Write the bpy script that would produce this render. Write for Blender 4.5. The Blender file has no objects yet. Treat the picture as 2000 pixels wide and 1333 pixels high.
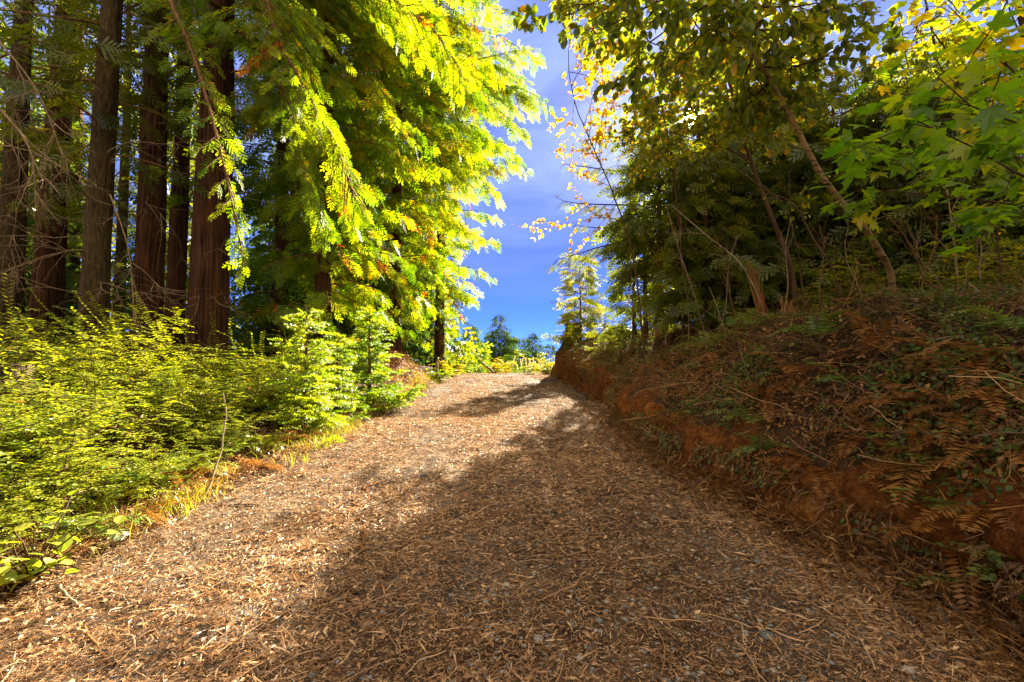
import bpy, math
import numpy as np
from mathutils import Vector

C = bpy.context.scene.collection
R = math.radians
PITCH = R(2.5)
FPX = 889.0

# ---------------------------------------------------------------- helpers
def at(px, py, d):
    """world point at ground distance d (metres along +Y) seen at this place of the photograph"""
    u = (px - 1000) / FPX
    v = (666.5 - py) / FPX
    k = math.cos(PITCH) - v * math.sin(PITCH)
    return np.array([u / k * d, d, (math.sin(PITCH) + v * math.cos(PITCH)) / k * d])

def hsh(ix, iy, iz, seed):
    n = (ix * 374761393 + iy * 668265263 + iz * 2147483647 + seed * 1274126177) & 0xFFFFFFFF
    n = ((n ^ (n >> 13)) * 1274126177) & 0xFFFFFFFF
    n = (n ^ (n >> 16)) & 0xFFFF
    return n / 65535.0

def vnoise(x, y, z=0.0, seed=0):
    x, y, z = np.broadcast_arrays(np.asarray(x, float), np.asarray(y, float), np.asarray(z, float))
    ix, iy, iz = np.floor(x).astype(np.int64), np.floor(y).astype(np.int64), np.floor(z).astype(np.int64)
    fx, fy, fz = x - ix, y - iy, z - iz
    fx, fy, fz = fx*fx*(3-2*fx), fy*fy*(3-2*fy), fz*fz*(3-2*fz)
    r = 0
    for a in (0, 1):
        for b in (0, 1):
            for c in (0, 1):
                w = (fx if a else 1-fx) * (fy if b else 1-fy) * (fz if c else 1-fz)
                r = r + w * hsh(ix+a, iy+b, iz+c, seed)
    return r * 2 - 1

def fbm(x, y, seed=0, octs=4):
    r, a, f = 0, 1.0, 1.0
    for o in range(octs):
        r = r + a * vnoise(np.asarray(x)*f, np.asarray(y)*f, 0.0, seed+o)
        a *= 0.5; f *= 2.03
    return r

def sstep(a, b, x):
    t = np.clip((np.asarray(x, float) - a) / (b - a), 0, 1)
    return t*t*(3-2*t)

def norm(v):
    v = np.asarray(v, float)
    return v / np.maximum(np.linalg.norm(v, axis=-1, keepdims=True), 1e-9)

def frames(f, up):
    f = norm(f); s = norm(np.cross(f, up)); n = np.cross(s, f)
    return np.stack([s, f, n], axis=-1)          # columns: side, forward, normal

class Geo:
    def __init__(self):
        self.V, self.F, self.nv = [], [], 0
    def add(self, v, f, mat=0, tint=0.5):
        v = np.asarray(v, float).reshape(-1, 3); f = np.asarray(f, np.int64)
        t = np.broadcast_to(np.asarray(tint, float), (len(f),))
        m = np.broadcast_to(np.asarray(mat, int), (len(f),))
        self.V.append(v); self.F.append((f + self.nv, m, t)); self.nv += len(v)
    def inst(self, tv, tf, pos, mats, mat=0, tint=0.5):
        """copies of a small template, one per row of pos; mats are (n,3,3) frames already scaled"""
        pos = np.asarray(pos, float); n = len(pos)
        if n == 0: return
        v = np.einsum('nij,mj->nmi', mats, tv) + pos[:, None, :]
        off = (np.arange(n) * len(tv))[:, None]
        t = np.broadcast_to(np.asarray(tint, float), (n,))
        m = np.broadcast_to(np.asarray(mat, int), (n,))
        groups = tf if isinstance(tf, list) else [tf]
        v = v.reshape(-1, 3)
        for i, g in enumerate(groups):
            f = (g[None] + off[:, :, None]).reshape(-1, g.shape[1])
            self.F.append((f + self.nv, np.repeat(m, len(g)), np.repeat(t, len(g))))
        self.V.append(v); self.nv += len(v)
    def tube(self, pts, rad, seg=6, mat=0, tint=0.5, rough=0.0, seed=0, cap=True):
        p = np.asarray(pts, float); n = len(p)
        rad = np.broadcast_to(np.asarray(rad, float), (n,))
        t = norm(np.gradient(p, axis=0))
        up = np.array([0.31, 0.17, 0.93]) if abs(t[0, 2]) < 0.8 else np.array([1.0, 0.13, 0.0])
        m = frames(t, up[None])
        a = np.arange(seg) * 2*math.pi/seg
        rr = rad[:, None] * np.ones((1, seg))
        if rough:
            ln = np.concatenate([[0], np.cumsum(np.linalg.norm(np.diff(p, axis=0), axis=1))])
            ca, sa = np.cos(a)[None], np.sin(a)[None]
            rr = rr * (1 + rough*vnoise(ca*4+9, sa*4+9, ln[:, None]*0.5, seed) + rough*0.8*vnoise(ca*8+9, sa*8+9, ln[:, None]*0.9, seed+5) - (rough*1.0*np.abs(vnoise(ca*15+9, sa*15+9, ln[:, None]*0.7, seed+8)) if seg > 30 else 0))
        v = p[:, None] + rr[..., None]*(np.cos(a)[None, :, None]*m[:, None, :, 0] + np.sin(a)[None, :, None]*m[:, None, :, 2])
        i = np.arange(n-1)[:, None]*seg; j = np.arange(seg)[None]; k = (j+1) % seg
        f = np.stack([i+j, i+k, i+seg+k, i+seg+j], -1).reshape(-1, 4)
        self.add(v.reshape(-1, 3), f, mat, tint)
        if cap and seg >= 5:
            b = self.nv - n*seg
            self.F.append((np.array([[b+(n-1)*seg+q for q in range(seg)]]), np.array([mat]), np.array([np.mean(tint)])))
    def mesh(self, name, mats, origin=(0, 0, 0), smooth=False):
        me = bpy.data.meshes.new(name)
        v = (np.concatenate(self.V) - np.asarray(origin, float)) if self.V else np.zeros((0, 3))
        me.vertices.add(len(v)); me.vertices.foreach_set('co', v.astype(np.float32).ravel())
        loops = np.concatenate([f.ravel() for f, _, _ in self.F])
        tot = np.concatenate([np.full(len(f), f.shape[1]) for f, _, _ in self.F])
        mi = np.concatenate([m for _, m, _ in self.F]); ti = np.concatenate([t for _, _, t in self.F])
        me.loops.add(len(loops)); me.loops.foreach_set('vertex_index', loops.astype(np.int32))
        me.polygons.add(len(tot))
        me.polygons.foreach_set('loop_start', np.concatenate([[0], np.cumsum(tot)[:-1]]).astype(np.int32))
        me.polygons.foreach_set('material_index', mi.astype(np.int32))
        if smooth: me.polygons.foreach_set('use_smooth', np.ones(len(tot), bool))
        else: me.polygons.foreach_set('use_smooth', np.zeros(len(tot), bool))
        me.attributes.new('tint', 'FLOAT', 'FACE').data.foreach_set('value', ti.astype(np.float32))
        for m in mats: me.materials.append(m)
        me.update(calc_edges=True)
        return me

def link(name, me, parent=None, loc=(0, 0, 0)):
    o = bpy.data.objects.new(name, me); C.objects.link(o)
    if parent: o.parent = parent
    else: o.location = loc
    return o
def tag(o, label=None, cat=None, group=None, kind=None):
    for k, v in (('label', label), ('category', cat), ('group', group), ('kind', kind)):
        if v: o[k] = v
    return o
def thing(name, label, cat, loc, group=None):
    o = bpy.data.objects.new(name, None); C.objects.link(o)
    o.location = tuple(float(c) for c in loc); o.empty_display_size = 0.2
    return tag(o, label, cat, group)
def single(name, g, mats, label, cat, loc=(0, 0, 0), group=None, smooth=False):
    return tag(link(name, g.mesh(name, mats, loc, smooth), None, tuple(float(c) for c in loc)), label, cat, group)
def dup(root, loc, rz, scale, label, group=None):
    r = root.copy(); C.objects.link(r)
    r.location = tuple(float(c) for c in loc); r.rotation_euler = (0, 0, rz)
    r.scale = (scale,)*3 if np.isscalar(scale) else scale
    r['label'] = label
    if group: r['group'] = group
    for ch in list(root.children):
        c = ch.copy(); C.objects.link(c); c.parent = r
    return r

# ---------------------------------------------------------------- materials
def new_mat(name):
    m = bpy.data.materials.new(name); m.use_nodes = True
    nt = m.node_tree; nt.nodes.clear()
    return m, nt, nt.nodes, nt.links
def ramp_node(N, stops, interp='LINEAR'):
    r = N.new('ShaderNodeValToRGB'); r.color_ramp.interpolation = interp
    e = r.color_ramp.elements
    while len(e) < len(stops): e.new(0.5)
    for el, (p, c) in zip(e, stops): el.position = p; el.color = (*c, 1)
    return r

def leaf_mat(name, stops, tmul=(2.0, 1.8, 0.6), trans=0.5, gloss=0.04, rough=0.4, jitter=0.22):
    m, nt, N, L = new_mat(name)
    at_ = N.new('ShaderNodeAttribute'); at_.attribute_name = 'tint'
    geo = N.new('ShaderNodeNewGeometry')
    ma = N.new('ShaderNodeMath'); ma.operation = 'MULTIPLY_ADD'
    ma.inputs[1].default_value = jitter; L.new(geo.outputs['Random Per Island'], ma.inputs[0]); 
    sb = N.new('ShaderNodeMath'); sb.operation = 'SUBTRACT'; sb.inputs[1].default_value = jitter/2
    L.new(at_.outputs['Fac'], sb.inputs[0]); L.new(sb.outputs[0], ma.inputs[2])
    rp = ramp_node(N, stops); L.new(ma.outputs[0], rp.inputs[0])
    mul = N.new('ShaderNodeMix'); mul.data_type = 'RGBA'; mul.blend_type = 'MULTIPLY'; mul.inputs[0].default_value = 1
    mul.clamp_result = True
    L.new(rp.outputs[0], mul.inputs[6]); mul.inputs[7].default_value = (*tmul, 1)
    d = N.new('ShaderNodeBsdfDiffuse'); L.new(rp.outputs[0], d.inputs[0])
    t = N.new('ShaderNodeBsdfTranslucent'); L.new(mul.outputs[2], t.inputs[0])
    mx = N.new('ShaderNodeMixShader'); mx.inputs[0].default_value = trans
    L.new(d.outputs[0], mx.inputs[1]); L.new(t.outputs[0], mx.inputs[2])
    out = N.new('ShaderNodeOutputMaterial')
    if gloss > 0:
        g = N.new('ShaderNodeBsdfGlossy'); g.inputs['Roughness'].default_value = rough; g.inputs[0].default_value = (1, 1, 0.9, 1)
        m2 = N.new('ShaderNodeMixShader'); m2.inputs[0].default_value = gloss
        L.new(mx.outputs[0], m2.inputs[1]); L.new(g.outputs[0], m2.inputs[2]); L.new(m2.outputs[0], out.inputs[0])
    else: L.new(mx.outputs[0], out.inputs[0])
    return m

def bark_mat(name, c0, c1, scale=(14, 14, 1.6), bump=0.6, spots=None):
    m, nt, N, L = new_mat(name)
    tc = N.new('ShaderNodeTexCoord'); mp = N.new('ShaderNodeMapping'); mp.inputs['Scale'].default_value = scale
    L.new(tc.outputs['Object'], mp.inputs[0])
    n = N.new('ShaderNodeTexNoise'); n.inputs['Scale'].default_value = 1.0; n.inputs['Detail'].default_value = 6; n.inputs['Roughness'].default_value = 0.65
    L.new(mp.outputs[0], n.inputs[0])
    n2 = N.new('ShaderNodeTexNoise'); n2.inputs['Scale'].default_value = 1.3; n2.inputs['Detail'].default_value = 3
    L.new(tc.outputs['Object'], n2.inputs[0])
    mx = N.new('ShaderNodeMath'); mx.operation = 'MULTIPLY_ADD'; mx.inputs[1].default_value = 0.35
    L.new(n2.outputs[0], mx.inputs[0]); L.new(n.outputs[0], mx.inputs[2])
    rp = ramp_node(N, [(0.5, c0), (0.85, c1)]); L.new(mx.outputs[0], rp.inputs[0])
    b = N.new('ShaderNodeBsdfPrincipled'); b.inputs['Roughness'].default_value = 0.9; b.inputs['Specular IOR Level'].default_value = 0.15
    col = rp.outputs[0]
    if spots:
        w = N.new('ShaderNodeTexNoise'); w.inputs['Scale'].default_value = 1; w.inputs['Detail'].default_value = 2
        mp2 = N.new('ShaderNodeMapping'); mp2.inputs['Scale'].default_value = (6, 6, 45); L.new(tc.outputs['Object'], mp2.inputs[0]); L.new(mp2.outputs[0], w.inputs[0])
        r2 = ramp_node(N, [(0.56, (0, 0, 0)), (0.66, (1, 1, 1))]); L.new(w.outputs[0], r2.inputs[0])
        mm = N.new('ShaderNodeMix'); mm.data_type = 'RGBA'; L.new(r2.outputs[0], mm.inputs[0]); L.new(col, mm.inputs[6]); mm.inputs[7].default_value = (*spots, 1)
        col = mm.outputs[2]
    L.new(col, b.inputs['Base Color'])
    bp = N.new('ShaderNodeBump'); bp.inputs['Strength'].default_value = bump; bp.inputs['Distance'].default_value = 0.05
    L.new(n.outputs[0], bp.inputs['Height']); L.new(bp.outputs[0], b.inputs['Normal'])
    out = N.new('ShaderNodeOutputMaterial'); L.new(b.outputs[0], out.inputs[0])
    return m

def soil_mat(name, stops, scale=3.0, fine=30.0, bump=0.7, stretch=(1, 1, 1), patch=None):
    m, nt, N, L = new_mat(name)
    tc = N.new('ShaderNodeTexCoord'); mp = N.new('ShaderNodeMapping'); mp.inputs['Scale'].default_value = stretch
    L.new(tc.outputs['Object'], mp.inputs[0])
    a = N.new('ShaderNodeTexNoise'); a.inputs['Scale'].default_value = scale; a.inputs['Detail'].default_value = 8; a.inputs['Roughness'].default_value = 0.7
    f = N.new('ShaderNodeTexNoise'); f.inputs['Scale'].default_value = fine; f.inputs['Detail'].default_value = 5; f.inputs['Roughness'].default_value = 0.75
    L.new(mp.outputs[0], a.inputs[0]); L.new(mp.outputs[0], f.inputs[0])
    mx = N.new('ShaderNodeMath'); mx.operation = 'ADD'; L.new(a.outputs[0], mx.inputs[0]); L.new(f.outputs[0], mx.inputs[1])
    hf = N.new('ShaderNodeMath'); hf.operation = 'MULTIPLY'; hf.inputs[1].default_value = 0.5; L.new(mx.outputs[0], hf.inputs[0])
    rp = ramp_node(N, stops); L.new(hf.outputs[0], rp.inputs[0])
    b = N.new('ShaderNodeBsdfPrincipled'); b.inputs['Roughness'].default_value = 0.95; b.inputs['Specular IOR Level'].default_value = 0.1
    col = rp.outputs[0]
    if patch:
        pn = N.new('ShaderNodeTexNoise'); pn.inputs['Scale'].default_value = 0.7; pn.inputs['Detail'].default_value = 4; L.new(tc.outputs['Object'], pn.inputs[0])
        pr = ramp_node(N, [(0.42, (0, 0, 0)), (0.62, (1, 1, 1))]); L.new(pn.outputs[0], pr.inputs[0])
        r3 = ramp_node(N, patch); L.new(hf.outputs[0], r3.inputs[0])
        pm = N.new('ShaderNodeMix'); pm.data_type = 'RGBA'; L.new(pr.outputs[0], pm.inputs[0]); L.new(col, pm.inputs[6]); L.new(r3.outputs[0], pm.inputs[7]); col = pm.outputs[2]
    L.new(col, b.inputs['Base Color'])
    bp = N.new('ShaderNodeBump'); bp.inputs['Strength'].default_value = bump; bp.inputs['Distance'].default_value = 0.06
    L.new(hf.outputs[0], bp.inputs['Height']); L.new(bp.outputs[0], b.inputs['Normal'])
    out = N.new('ShaderNodeOutputMaterial'); L.new(b.outputs[0], out.inputs[0])
    return m

ORANGE = (0.42, 0.10, 0.010)
M_RED = leaf_mat('redwood_needles', [(0, (0.03, 0.075, 0.006)), (0.45, (0.09, 0.17, 0.007)), (0.8, (0.18, 0.235, 0.006)), (0.93, (0.27, 0.23, 0.008)), (0.97, ORANGE)], tmul=(2.15, 1.85, 0.3), trans=0.62, gloss=.015)
M_DARKC = leaf_mat('dark_needles', [(0, (0.04, 0.065, 0.006)), (0.5, (0.095, 0.135, 0.007)), (0.9, (0.17, 0.18, 0.007)), (1, (0.30, 0.15, 0.012))], tmul=(2.3, 1.9, 0.4), trans=0.5)
M_FIR = leaf_mat('fir_needles', [(0, (0.05, 0.11, 0.010)), (0.5, (0.13, 0.21, 0.010)), (1, (0.27, 0.31, 0.012))], tmul=(2.0, 1.8, 0.4), trans=0.5)
M_FAR = leaf_mat('far_needles', [(0, (0.025, 0.05, 0.022)), (0.5, (0.065, 0.115, 0.02)), (1, (0.17, 0.24, 0.02))], tmul=(1.7, 1.7, 0.6), trans=0.3, gloss=0.0)
M_BUSH = leaf_mat('huckleberry_leaves', [(0, (0.05, 0.12, 0.008)), (0.5, (0.15, 0.22, 0.008)), (0.9, (0.29, 0.32, 0.010)), (0.98, (0.38, 0.12, 0.02))], tmul=(2.1, 1.8, 0.4), trans=0.45, gloss=0.07, rough=0.35, jitter=.14)
M_BROAD = leaf_mat('broad_leaves', [(0, (0.05, 0.09, 0.008)), (0.45, (0.12, 0.165, 0.008)), (0.75, (0.26, 0.24, 0.008)), (1, (0.50, 0.26, 0.012))], tmul=(2.2, 1.9, 0.4), trans=0.55, gloss=0.03)
M_YEL = leaf_mat('yellow_leaves', [(0, (0.28, 0.24, 0.01)), (0.5, (0.55, 0.34, 0.01)), (1, (0.60, 0.22, 0.01))], tmul=(1.8, 1.7, 0.5), trans=0.55, gloss=0.03)
M_MAPLE = leaf_mat('maple_leaves', [(0, (0.06, 0.15, 0.010)), (0.5, (0.16, 0.26, 0.012)), (0.8, (0.32, 0.33, 0.010)), (1, (0.62, 0.36, 0.012))], tmul=(1.9, 1.9, 0.4), trans=0.6, gloss=0.03)
M_FERN = leaf_mat('fern_green', [(0, (0.06, 0.11, 0.02)), (0.5, (0.13, 0.20, 0.03)), (1, (0.30, 0.30, 0.02))], tmul=(1.8, 1.8, 0.5), trans=0.4, gloss=0.05)
M_DEAD = leaf_mat('dead_fern', [(0, (0.08, 0.03, 0.008)), (0.5, (0.20, 0.075, 0.014)), (1, (0.36, 0.16, 0.03))], tmul=(1.6, 1.4, 1.0), trans=0.3, gloss=0.02)
M_LITTER = leaf_mat('litter', [(0, (0.06, 0.03, 0.014)), (0.35, (0.25, 0.12, 0.045)), (0.7, (0.50, 0.28, 0.12)), (1, (0.75, 0.50, 0.26))], tmul=(1.2, 1.1, 1.0), trans=0.15, gloss=0.03, jitter=0.5)
M_BANKLIT = leaf_mat('bank_litter', [(0, (0.045, 0.020, 0.007)), (0.45, (0.16, 0.07, 0.018)), (0.8, (0.33, 0.155, 0.038)), (1, (0.52, 0.30, 0.10))], tmul=(1.3, 1.1, 0.8), trans=0.2, gloss=0.03, jitter=0.5)
M_VINE = leaf_mat('vine_leaves', [(0, (0.03, 0.055, 0.010)), (0.5, (0.085, 0.13, 0.016)), (1, (0.24, 0.26, 0.02))], tmul=(1.8, 1.8, 0.6), trans=0.35, gloss=0.03, rough=0.4)
M_GRASS = leaf_mat('grass_blades', [(0, (0.12, 0.17, 0.012)), (0.5, (0.27, 0.26, 0.02)), (1, (0.46, 0.32, 0.10))], tmul=(1.7, 1.6, 0.5), trans=0.45, gloss=0.03)
M_PAMPAS = leaf_mat('pampas_plumes', [(0, (0.55, 0.45, 0.30)), (1, (0.80, 0.72, 0.55))], tmul=(1.1, 1.1, 1.0), trans=0.4, gloss=0)
M_STONE = leaf_mat('stones', [(0, (0.06, 0.065, 0.06)), (0.6, (0.15, 0.135, 0.105)), (1, (0.32, 0.29, 0.235))], tmul=(0, 0, 0), trans=0.0, gloss=0.05)
B_RED = bark_mat('redwood_bark', (0.009, 0.004, 0.002), (0.125, 0.052, 0.020), scale=(22, 22, 1.3), bump=1.0)
B_GREY = bark_mat('mossy_bark', (0.018, 0.012, 0.005), (0.11, 0.070, 0.024), scale=(26, 26, 5), bump=0.9)
B_LIMB = bark_mat('limb_bark', (0.07, 0.032, 0.012), (0.26, 0.13, 0.045), scale=(30, 30, 6), bump=0.4)
B_ALDER = bark_mat('alder_bark', (0.17, 0.10, 0.035), (0.36, 0.23, 0.085), scale=(10, 10, 8), bump=0.2, spots=(0.05, 0.032, 0.016))
B_CEDAR = bark_mat('cedar_bark', (0.10, 0.030, 0.010), (0.30, 0.11, 0.035), scale=(30, 30, 2), bump=0.6)
B_TWIG = bark_mat('pale_twig', (0.13, 0.075, 0.035), (0.36, 0.24, 0.13), scale=(40, 40, 12), bump=0.2)
B_DARKTWIG = bark_mat('dark_twig', (0.035, 0.020, 0.010), (0.12, 0.065, 0.030), scale=(40, 40, 12), bump=0.2)
B_SPLIT = bark_mat('split_wood', (0.13, 0.05, 0.014), (0.36, 0.17, 0.045), scale=(40, 40, 3), bump=0.6)
B_GREYWOOD = bark_mat('weathered_wood', (0.16, 0.11, 0.065), (0.44, 0.34, 0.20), scale=(30, 30, 4), bump=0.5)
B_STUMP = bark_mat('stump_wood', (0.05, 0.025, 0.012), (0.22, 0.12, 0.055), scale=(12, 12, 1.5), bump=1.0)
G_FOREST = soil_mat('forest_floor', [(0.36, (0.012, 0.008, 0.004)), (0.5, (0.05, 0.028, 0.012)), (0.66, (0.13, 0.07, 0.025))])
G_SOIL = soil_mat('cut_soil', [(0.36, (0.03, 0.009, 0.003)), (0.47, (0.12, 0.037, 0.008)), (0.58, (0.25, 0.092, 0.017)), (0.70, (0.40, 0.20, 0.042))], scale=2.6, fine=26, stretch=(1, 1, 0.8), bump=1.0)
G_ROAD = soil_mat('road_gravel', [(0.36, (0.025, 0.017, 0.011)), (0.50, (0.12, 0.075, 0.042)), (0.60, (0.26, 0.165, 0.09)), (0.74, (0.50, 0.35, 0.21))], scale=4, fine=70, bump=1.0, patch=[(0.36, (0.03, 0.026, 0.02)), (0.5, (0.14, 0.115, 0.085)), (0.62, (0.32, 0.27, 0.21)), (0.72, (0.50, 0.45, 0.37))])
G_MEADOW = soil_mat('far_ground', [(0.35, (0.06, 0.06, 0.012)), (0.6, (0.20, 0.16, 0.03))], scale=0.4, fine=4)

# ---------------------------------------------------------------- terrain
def zroad(y):
    y = np.asarray(y, float)
    return -1.5 + 0.03*np.minimum(y, 25) - 0.0016*np.clip(y-23, 0, 40)**2*(1 - sstep(30, 60, y)) - 1.3*sstep(30, 60, y)
def xfoot(y):
    y = np.asarray(y, float)
    return 2.62 - 0.62*sstep(2.5, 6.3, y) + 0.42*sstep(7, 13, y) - 0.25*sstep(16, 23, y) + 0.10*vnoise(y*0.9, 3.0, 0, 7) + 0.05*vnoise(y*2.7, 3.0, 0, 8)
def xleft(y):
    y = np.asarray(y, float)
    return -2.95 - 0.25*sstep(6, 20, y) + 0.14*vnoise(y*0.6, 8.0, 0, 12) + 0.06*vnoise(y*2.2, 8.0, 0, 13)
def cut(y): return 0.42 + 0.80*sstep(9, 19, y) - 0.06*sstep(6, 2, y)
def ground(x, y):
    x = np.asarray(x, float); y = np.asarray(y, float)
    zr = zroad(y)
    e = x - xfoot(y)
    c = cut(y) + 0.10*vnoise(y*1.3, 1.0, 0, 21)
    rise = c*sstep(0.0, 0.30, e) + (2.02 - c + 0.12*fbm(x*0.7, y*0.7, 31, 2))*(1 - np.exp(-np.clip(e-0.25, 0, 99)*1.1)) + 0.07*np.clip(e-2, 0, 20)
    rise = rise * (1 - sstep(22.5, 27, y)) * (1 - 0.85*sstep(25, 60, x))
    f = xleft(y) - x
    left = 0.55*(1-np.exp(-np.clip(f, 0, 99)*0.55)) + 0.07*np.clip(f, 0, 14)
    left = left*(1 - 0.85*sstep(24, 32, y))
    left = left + 1.05*np.exp(-((x+4.35)/0.75)**2 - ((y-16.8)/2.0)**2)
    inroad = sstep(0, 0.25, -e)*sstep(0, 0.25, -f)*(1 - sstep(36, 40, y))
    z = zr + np.where(e > 0, rise, 0) + np.where(f > 0, left, 0)
    n = 0.10*fbm(x*0.9, y*0.9, 41, 4)*np.clip(np.maximum(e, f), 0, 1.2)
    hills = sstep(120, 420, np.hypot(x, y))*10
    return z + n - 0.06*inroad + hills*0

def make_ground():
    xs = np.concatenate([-np.geomspace(420, 8, 26)[:-1], np.arange(-8, -3.6, .22), np.arange(-3.6, -2.4, .1), np.arange(-2.4, 1.6, .4), np.arange(1.6, 3.3, .025), np.arange(3.3, 6.4, .13), np.geomspace(6.4, 420, 26)])
    ys = np.concatenate([np.arange(-8, 0.8, .5), np.arange(0.8, 9, .045), np.arange(9, 28, .15), np.geomspace(28, 900, 34)])
    X, Y = np.meshgrid(xs, ys)
    Z = ground(X, Y)
    e = X - xfoot(Y)
    face = sstep(-0.02, 0.08, e)*(1-sstep(0.3, 0.55, e))
    X2 = X + face*(0.09*vnoise(Y*3.1, Z*2.2, 0, 51) + 0.07*vnoise(Y*8, Z*6, 0, 52) + 0.045*vnoise(Y*19, Z*15, 0, 53)) - face*0.14*sstep(0.35, 1.0, (Z-zroad(Y))/cut(Y))
    ny, nx = X.shape
    i = np.arange(ny-1)[:, None]*nx; j = np.arange(nx-1)[None]
    f = np.stack([i+j, i+j+1, i+nx+j+1, i+nx+j], -1).reshape(-1, 4)
    cx = (X[:-1, :-1]+X[1:, 1:]).ravel()/2; cy = (Y[:-1, :-1]+Y[1:, 1:]).ravel()/2
    ee = cx - xfoot(cy)
    mound = np.exp(-((cx+4.2)/0.8)**2 - ((cy-16.8)/2.1)**2) > 0.3
    soil = ((ee > -0.08) & (ee < 0.46 + 0.25*vnoise(cy*2, cx*2, 0, 61)) & (cy < 27)) | mound
    mi = np.where(soil, 1, np.where(cy > 30, 2, 0))
    g = Geo(); g.add(np.stack([X2, Y, Z], -1).reshape(-1, 3), f, mi)
    return tag(link('ground', g.mesh('ground', [G_FOREST, G_SOIL, G_MEADOW], smooth=True)), kind='structure')
make_ground()

def zroad_surf(x, y):
    s = sstep(-3.2, -2.6, x)*(1 - sstep(1.6, 2.4, x))
    return zroad(y) + 0.012 + 0.03*fbm(np.asarray(x)*0.8, np.asarray(y)*0.8, 71, 3) + 0.014*fbm(np.asarray(x)*6, np.asarray(y)*6, 75, 2) - 0.05*(1-s)
def make_road():
    ys = np.concatenate([np.arange(-6, 0.8, .3), np.arange(0.8, 9, .06), np.arange(9, 40, .2)])
    u = np.linspace(0, 1, 90)
    L_ = xleft(ys) - 0.25; R_ = xfoot(ys) + 0.06
    X = L_[:, None] + (R_-L_)[:, None]*u[None]; Y = np.repeat(ys[:, None], 90, 1)
    Z = zroad_surf(X, Y)
    ny, nx = X.shape
    i = np.arange(ny-1)[:, None]*nx; j = np.arange(nx-1)[None]
    f = np.stack([i+j, i+j+1, i+nx+j+1, i+nx+j], -1).reshape(-1, 4)
    g = Geo(); g.add(np.stack([X, Y, Z], -1).reshape(-1, 3), f)
    tag(link('road', g.mesh('road', [G_ROAD], smooth=True)), kind='structure')
make_road()

# ---------------------------------------------------------------- leaf templates (forward = +y, side = x, normal = z)
def spray_template(nf=9, seed=0, fw=0.085):
    r = np.random.default_rng(seed); V, F = [], []
    for k in range(nf):
        t = 0.08 + 0.86*k/(nf-1); sd = 1 if k % 2 else -1
        ln = (0.46*(1-0.62*t) + 0.05)*r.uniform(.85, 1.15)
        a = R(r.uniform(38, 52))*sd
        if k == nf-1: a = 0; ln = .2
        d = np.array([math.sin(a), math.cos(a), r.uniform(-.12, .06)]); p = np.array([-d[1], d[0], 0.0])*sd*-1
        b = np.array([0, t, -0.10*t*t]); w = fw*r.uniform(.8, 1.1)
        n0 = len(V)
        V += [b-p*w*.25, b+d*ln*.45-p*w*.62, b+d*ln*.92-p*w*.4, b+d*ln+p*0, b+d*ln*.92+p*w*.4, b+d*ln*.45+p*w*.62, b+p*w*.25]
        F += [[n0, n0+1, n0+5, n0+6], [n0+1, n0+2, n0+4, n0+5]]
    n0 = len(V); V += [[-.012, 0, 0], [.012, 0, 0], [.006, .98, -.1], [-.006, .98, -.1]]; F.append([n0, n0+1, n0+2, n0+3])
    return np.array(V), np.array(F)
SPRAY = [spray_template(9, s) for s in range(4)]
SPRAY_FINE = [spray_template(11, s+9, 0.05) for s in range(3)]
SPRAY_LO = [spray_template(5, s+20, 0.14) for s in range(3)]
def needle_template(n=14, seed=0):
    """bottle-brush twig of a young fir: stiff needles all round a short shoot"""
    r = np.random.default_rng(seed); V, F = [], []
    for k in range(n):
        t = k/(n-1); a = k*2.4; ln = .30*(1-.45*t); tilt = R(52)
        o = np.array([math.cos(a), 0, math.sin(a)]); d = o*math.sin(tilt) + np.array([0, math.cos(tilt), 0])
        b = np.array([0, t*.9, 0]); p = np.cross(d, o); p /= np.linalg.norm(p)+1e-9; w = .065
        n0 = len(V); V += [b-p*w, b+d*ln, b+p*w]; F.append([n0, n0+1, n0+2])
    n0 = len(V); V += [[-.02, 0, 0], [.02, 0, 0], [0, 1, 0]]; F.append([n0, n0+1, n0+2])
    return np.array(V), np.array(F)
BRUSH = [needle_template(22, s) for s in range(2)]
LEAF = (np.array([[0, 0, 0], [-.26, .22, .05], [-.33, .5, .06], [-.2, .8, .02], [0, 1, -.06], [.2, .8, .02], [.33, .5, .06], [.26, .22, .05], [0, .5, -.01]], float),
        np.array([[0, 8, 2, 1], [8, 4, 3, 2], [0, 7, 6, 8], [8, 6, 5, 4]]))
SMALL = (np.array([[0, 0, 0], [-.3, .45, .06], [0, 1, -.04], [.3, .45, .06]], float), np.array([[0, 3, 2, 1]]))
def maple_template():
    out = []
    tips = [(-158, .34), (-122, .60), (-112, .50), (-98, .40), (-78, .66), (-62, .92), (-50, .66), (-43, .70), (-30, .42), (-20, .70), (-13, .74), (0, 1.05), (13, .74), (20, .70), (30, .42), (43, .70), (50, .66), (62, .92), (78, .66), (98, .40), (112, .50), (122, .60), (158, .34)]
    for a, r in tips: out.append([math.sin(R(a))*r*.62, .34+math.cos(R(a))*r*.62, (.13*abs(math.sin(R(a*2)))*r - .20*r*r)])
    # finer lobes between the tips
    V = [[0, .34, 0.02]] + out
    V.append([0, .06, 0])
    n = len(V); F = [[0, i, i+1] for i in range(1, n-1)] + [[0, n-1, 1]]
    V += [[-.008, -.45, 0], [.008, -.45, 0], [0, .1, .002]]; F.append([n, n+1, n+2])
    return np.array(V, float), np.array(F)
MAPLE = maple_template()
CHIP = (np.array([[-.5, 0, 0], [-.35, .55, .12], [0, 1, 0], [.4, .5, .1], [.5, .05, 0]], float), np.array([[0, 4, 3, 1], [1, 3, 2, 2]][:1]))
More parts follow.
